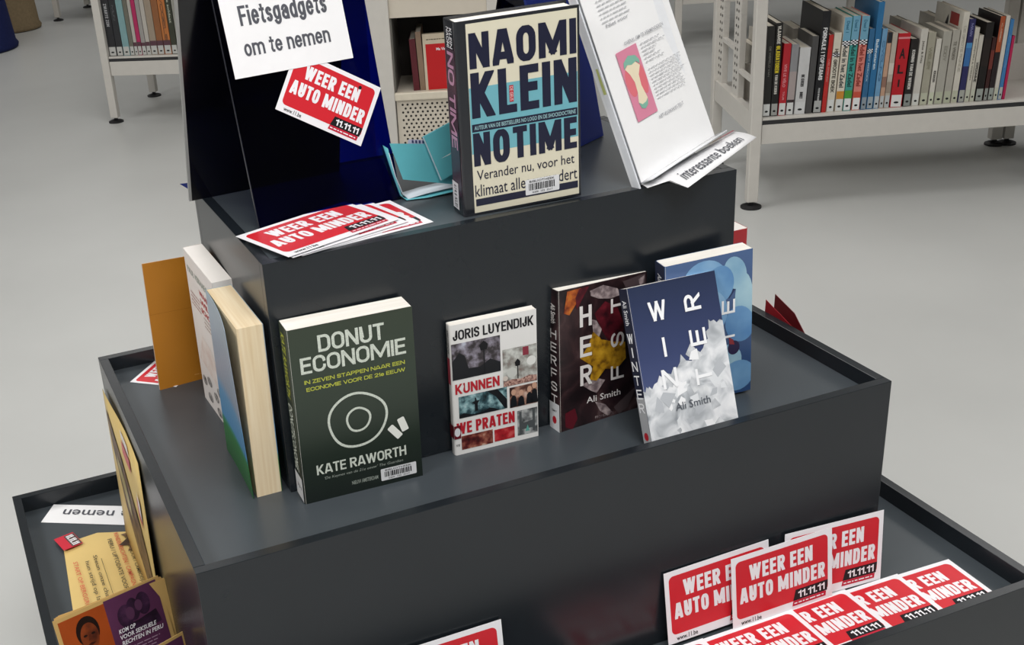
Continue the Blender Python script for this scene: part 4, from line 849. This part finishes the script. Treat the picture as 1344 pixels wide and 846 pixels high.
RB = [  # x0, x1, height, depth, colour, texts, bands, call label, label text
 (.024, .048, .285, .15, '22211f', [('DE WERELD VAN', .45, .78, '77766f', .25)], (), 'd8dad8', 'black book with faint grey spine lettering, first on the left of the right bookcase'),
 (.050, .072, .293, .16, '1b1a19', [('VLAAMSE', .78, .97, 'd8d4cc', .5), ('GLADIATOREN', .47, .76, 'd8c32a', .6), ('VAN DE KOERS', .24, .45, 'd8d4cc', .4)], (), 'a5a6a2', 'black book with yellow and white spine lettering, second from the left of the right bookcase'),
 (.074, .097, .228, .15, 'b3202b', [('VIVE LE VÉLO', .40, .72, 'e39aa0', .5), ('TOUR', .22, .34, 'e39aa0', .25)], (), 'd8dad8', 'red book with pale lettering, left of the grey one on the right bookcase'),
 (.099, .122, .224, .15, '8d8d90', [], ((.22, .62, 'a79a98'), (.13, .22, '3a2c2e')), 'd8dad8', 'short grey and mauve book between the red and the white one'),
 (.126, .160, .212, .15, 'c9c9c9', [('DE KOERS', .42, .60, '232325', .3), ('BOBET', .24, .34, '232325', .3)], (), 'd5d6d6', 'thick white book with small black lettering, right of the grey and mauve one'),
 (.162, .182, .245, .15, '4b4a4a', [], (), None, 'dark grey book leaning in the shade left of the tall black one'),
 (.186, .212, .320, .21, '17171a', [('FORMULE 1 TOPTEAMS', .33, .84, 'e6e6e6', .50), ('PETER NYGAARD', .12, .25, 'c9c9c9', .22)], (), 'a9aba9', 'tallest black book with large white capitals on its spine'),
 (.214, .228, .245, .15, 'b82a25', [('WIELERBOEK', .4, .7, 'd98a84', .4)], (), None, 'thin red book right of the tall black one'),
 (.230, .253, .250, .15, 'd6cfbf', [('HET GROOTE BOEK', .25, .80, '3b362f', .5)], (), 'd8dad8', 'cream book with dark spine lettering, left of the chequered series'),
 (.257, .281, .296, .17, 'd8cfc0', [('Adel in het Zadel', .26, .71, '26343a', .62), ('Deel 1', .84, .96, '2d6a86', .4)], ((.74, 1, '6fa3bc'), (.13, .22, 'c98a34')), 'd8dad8', 'chequered cycling comic with a cream spine, left of the series'),
 (.283, .307, .298, .17, '3f9a92', [('Adel in het Zadel', .26, .71, '133b3c', .62), ('Deel 2', .84, .96, '2d6a86', .4)], ((.74, 1, '6fa3bc'), (.13, .22, '4a9a3c')), 'e4e6e6', 'chequered cycling comic with a green spine, middle of the series'),
 (.311, .336, .296, .17, 'd98075', [('Adel in het Zadel', .26, .71, '8a2a20', .62), ('Deel 3', .84, .96, '2d6a86', .4)], ((.74, 1, '6fa3bc'), (.13, .20, 'c8503c')), 'e4e6e6', 'chequered cycling comic with a salmon pink spine, right of the series'),
 (.340, .357, .255, .15, '2f6690', [('EDDY MERCKX', .35, .75, 'a9c6da', .3)], (), '8b97a0', 'narrow mid-blue book right of the chequered series'),
 (.359, .378, .335, .21, '2a6c9c', [('Ballenstaren', .38, .66, 'd2e4ee', .5)], (), '9aa6ad', 'tallest blue book on the right bookcase'),
 (.381, .397, .252, .15, '6d9cc0', [('CYCLING', .35, .85, '3a6a92', .5)], (), 'b9bec0', 'light blue book left of the peach one'),
 (.399, .413, .240, .15, 'c09a82', [], ((.86, 1, '20242c'), (.28, .42, '8f6c5e')), 'b9bec0', 'peach coloured book with a dark top band'),
 (.415, .431, .238, .15, 'b7ada0', [], ((.2, .35, '9a8a7c'), (.45, .6, 'cfc6ba')), 'b9bec0', 'mottled beige book left of the bright red one'),
 (.434, .472, .234, .17, 'b81824', [('A', .66, .80, '1c1214', .0), ('L', .46, .58, '1c1214', .0), ('I', .28, .38, '1c1214', .0)], ((.925, .95, 'd98a90'),), 'e0e0de', 'thick bright red book with three big black capitals on its spine'),
 (.476, .500, .214, .14, '201c1b', [('KONING VAN DE WEGEN', .26, .84, 'd9d6d0', .42)], (), '8b918e', 'black book with white lettering right of the bright red one'),
 (.504, .526, .242, .17, 'c9c5bc', [('Jezus & Frits', .56, .85, '5b574f', .4)], (), 'd5d6d0', 'white book right of the black one with white lettering'),
 (.529, .553, .230, .17, 'a39f8f', [('WIELER', .5, .8, '87836f', .4)], (), 'b9bba6', 'greyish olive book left of a narrow white one'),
 (.557, .573, .208, .15, 'd0ccc2', [('KRAKEN', .35, .52, '3a3732', .5)], (), 'c9ceb6', 'narrow white book with one dark word on its spine'),
 (.576, .602, .230, .17, 'a9a69c', [('EDDY', .6, .8, '8b887d', .4)], (), 'b4b8a2', 'first of two thick grey books left of the tall white one'),
 (.605, .628, .232, .17, 'aba79d', [('TE VROEG', .6, .85, '6f6b62', .4)], (), 'b4b8a2', 'second of two thick grey books, touching the tall white one'),
 (.631, .650, .285, .21, 'cdc8bc', [('DE GROTE RONDE', .35, .85, 'a9a497', .4)], (), 'b9bba6', 'tall white book with red blocks on its side cover'),
 (.653, .672, .262, .16, '2b2a5a', [('MAAN', .8, .95, '8a8ab8', .4)], ((.44, .66, '3a6ea8'), (.66, .72, '4a8cc0')), 'a5a79f', 'dark blue book with a bright blue band'),
 (.674, .689, .235, .16, 'c8c3b6', [('SCHRIJVERS & WIELEN', .3, .85, '7d786c', .4)], (), 'bfc2b0', 'white book right of the dark blue one'),
 (.691, .705, .210, .15, 'c6c1b5', [('VERDOMME', .3, .6, '2e2b28', .6)], (), 'bfc2b0', 'lower white book beside the thick black one'),
 (.708, .732, .248, .16, '181412', [], ((.45, .8, '231a16'),), '9aa09a', 'thick black book in the right part of the row'),
 (.735, .747, .200, .15, '3a1a18', [], ((.5, .8, '6e3028'),), '8f948f', 'small dark red book right of the thick black one'),
 (.749, .765, .264, .16, '221a1c', [('KLASSIEK', .70, .92, 'd8b8a0', .3)], ((.58, 1, 'a5502e'),), '9aa09a', 'dark book with a rust orange upper spine'),
 (.767, .780, .264, .16, 'cfcac0', [], (), 'bfc2b0', 'narrow white book right of the rust orange one'),
 (.782, .794, .252, .16, '3f7ab0', [('FIETS', .4, .8, '6d9cc8', .4)], (), 'b0b5b0', 'mid-blue book next to last in the row'),
 (.796, .805, .200, .15, 'b02050', [], (), None, 'thin crimson book, last in the row on the right bookcase'),
]
for i, (x0, x1, h, d, col, tx, bd, lab_, nm) in enumerate(RB):
    tx2 = [t_ for t_ in tx if t_[4:5] != (.0,)]
    r, f = shelf_book(nm, rb, x0, .006, Z, x1 - x0 - .0006, h, d, col, tx2, G1, lab_, 2.0 if i not in (0, 1) else .6, bd)
    for (s_, v0, v1, cc, *rr_) in tx:
        if rr_ and rr_[0] == .0: f.text('spine_lettering', s_, .25 if s_ != 'I' else .43, v0, .75 if s_ != 'I' else .57, v1, m_ink(cc), 5, .03)
    if 'chequered' in nm:
        ls = [[(a * .25, .70 + b_ * .0135), (a * .25 + .25, .70 + b_ * .0135), (a * .25 + .25, .7135 + b_ * .0135), (a * .25, .7135 + b_ * .0135)] for a in range(4) for b_ in range(4) if (a + b_) % 2]
        f.rect('chequer_ground', 0, .70, 1, .754, CWH, 3); f.polys('chequer_squares', ls, BLACKINK, 4)
    if nm.startswith('tall white'):
        g = Face(r, (0, d, 0), (0, -1, 0), (0, 0, 1), .21, h); g.rect('red_block', .55, .83, .86, .96, m_ink('8f2a26'), 2); g.rect('red_block', .55, .71, .86, .81, m_ink('8f2a26'), 2); g.poly('printed_cyclist', [(.38, .80), (.44, .88), (.48, .92), (.50, .84), (.46, .76), (.40, .72)], SIL, 2); g.disc('printed_cyclist', (.30, .72), .05, .03, SIL, 2)
# books on the far side of the right bookcase
G2_ = 'books on the rear side of the right bookcase'
rc = ['9b968c', 'b9b4aa', 'a39e94', '2b2c30', '8d8880', 'b8b2a8', '6b655e', 'a9a49a', 'c0bbb2', '94382e', '3a3f48', 'b5b0a6', 'aaa59b', '9e998f', 'c4bfb6', '8c877d', 'b9b4aa', '5c6f86', 'a49f95', '302c2c']
x = .05
for i in range(22):
    t_ = .024 + .016 * ((i * 7) % 5) / 4
    if x + t_ > .83: break
    hh = .17 + .05 * ((i * 5) % 7) / 6
    r, f = shelf_book('book in the rear row', rb, x, .262, Z, t_, hh, .15, rc[i % len(rc)], (), G2_, None, 1.5)
    r['label'] = '%s book, %s from the left in the rear row of the right bookcase' % (('black' if rc[i % 20] in ('2b2c30', '302c2c', '3a3f48') else 'brick red' if rc[i % 20] == '94382e' else 'slate blue' if rc[i % 20] == '5c6f86' else 'pale grey'), 'first second third fourth fifth sixth seventh eighth ninth tenth eleventh twelfth thirteenth fourteenth fifteenth sixteenth seventeenth eighteenth nineteenth twentieth twenty-first twenty-second twenty-third'.split()[i])
    x += t_ + .002
# left bookcase books
G3 = 'books on the left bookcase'
LB = [(.020, .056, .262, '2a2a2d', [('ZWARTE ZON', .50, .88, 'a9a9ac', .4)], 'first black book on the left of the left bookcase'), (.058, .087, .262, '2c2d30', [('MIJN', .6, .85, '66676a', .3)], 'second black book on the left bookcase, plainer than the first'),
      (.089, .120, .262, '7fa3a6', [], 'pale teal book on the left bookcase'), (.122, .141, .258, '6f6d62', [], 'olive grey book right of the pale teal one'), (.143, .158, .262, 'b5b0a8', [], 'pale book left of the pink one'),
      (.160, .178, .266, 'b02a5c', [], 'bright pink book on the left bookcase'), (.180, .199, .250, '9c9794', [], 'grey book right of the pink one'), (.201, .220, .262, 'b8b2aa', [], 'narrow pale book right of the grey one'), (.222, .252, .28, '9c8d7c', [], 'taupe book left of the brown one'),
      (.254, .283, .28, '8f5c38', [], 'brown book left of the orange one'), (.285, .318, .285, 'b8703a', [('VOGELS', .2, .9, '5a4030', .4)], 'orange book with a dark bird pattern on the left bookcase'), (.320, .346, .272, '3a3c30', [('De soldaat', .5, .95, 'b5b8a8', .4)], 'dark olive book with pale lettering'),
      (.349, .378, .28, '96948c', [], 'grey book right of the dark olive one'), (.380, .398, .28, '35706a', [], 'first teal green book near the tent sign'), (.400, .422, .28, '1f5a50', [], 'darker teal green book nearest the tent sign'),
      (.424, .45, .27, '7a7468', [], 'brown-grey book behind the edge of the tent sign')]
for x0, x1, h, col, tx, nm in LB:
    bd = ((.10, .22, '5a3a44'),) if x0 > .14 and x0 < .3 else ()
    shelf_book(nm, lb, x0, .006, .3005, x1 - x0 - .0006, h, .16, col, tx, G3, 'c0c0bc', -.4, bd)
# books in the display case
for i, (x0, t_, h, col, nm) in enumerate(((.052, .022, .19, '5a1c26', 'dark red book in the display case, left of the tan one'), (.077, .020, .215, '8a7360', 'tan book in the display case behind the red one'))):
    shelf_book(nm, mb, x0, .03, .2945, t_, h, .18, col, (), 'books in the display case', None, -2)
r = thing('shelf_book', 'bright red book with a cream border lying face out in the display case', 'book', group='books in the display case')
M = mb.matrix_basis @ Matrix.Translation((.098, .02, .2945)) @ Matrix.Rotation(R(-4), 4, 'X') @ Matrix.Rotation(R(-1), 4, 'Y'); r.location = M.to_translation(); r.rotation_euler = M.to_euler()
box('cover', (0, 0, 0), (.14, .03, .205), mat('cream_cover', 'cdbfa8', .45), r); f = Face(r, (0, 0, 0), (1, 0, 0), (0, 0, 1), .14, .205); f.rect('red_field', .07, .01, .95, .82, m_ink('c01c20'), 2); small_print(f, 'title_line', .1, .88, .9, .92, 1, DK, 2, .4, 0); f.text('title_lettering', 'Ma Vie', .35, .70, .6, .75, CWH, 3, .02)

# ================================================================== POUFS
def pouf(label, x, y, r0, r1, h, m, gr=None):
    t = thing('pouf', label, 'pouf', (x, y, 0))
    q = MB(); q.lathe(0, 0, [(r0 - .03, 0), (r0 - .005, .004), (r0, .02), (r0 - .012, .04), (r1 + .02, h - .05), (r1 + .01, h - .015), (r1 - .02, h)], 48); q.build('seat_body', m, t, smooth=True)
    q = MB(); q.lathe(0, 0, [(r0 - .02, 0), (r0 - .006, .001), (r0 - .006, .010)], 48); q.build('base_ring', FOOT, t)
pouf('beige fabric pouf at the top left of the floor', .357, 7.657, .20, .15, .42, mat('beige_fabric', '85745a', .85, .2, .1, 60, bump=.3))
pouf('dark blue fabric pouf at the top left corner, in front of the beige one', .04, 7.05, .30, .24, .42, mat('blue_fabric', '1b2350', .85, .2, .1, 60, bump=.3))
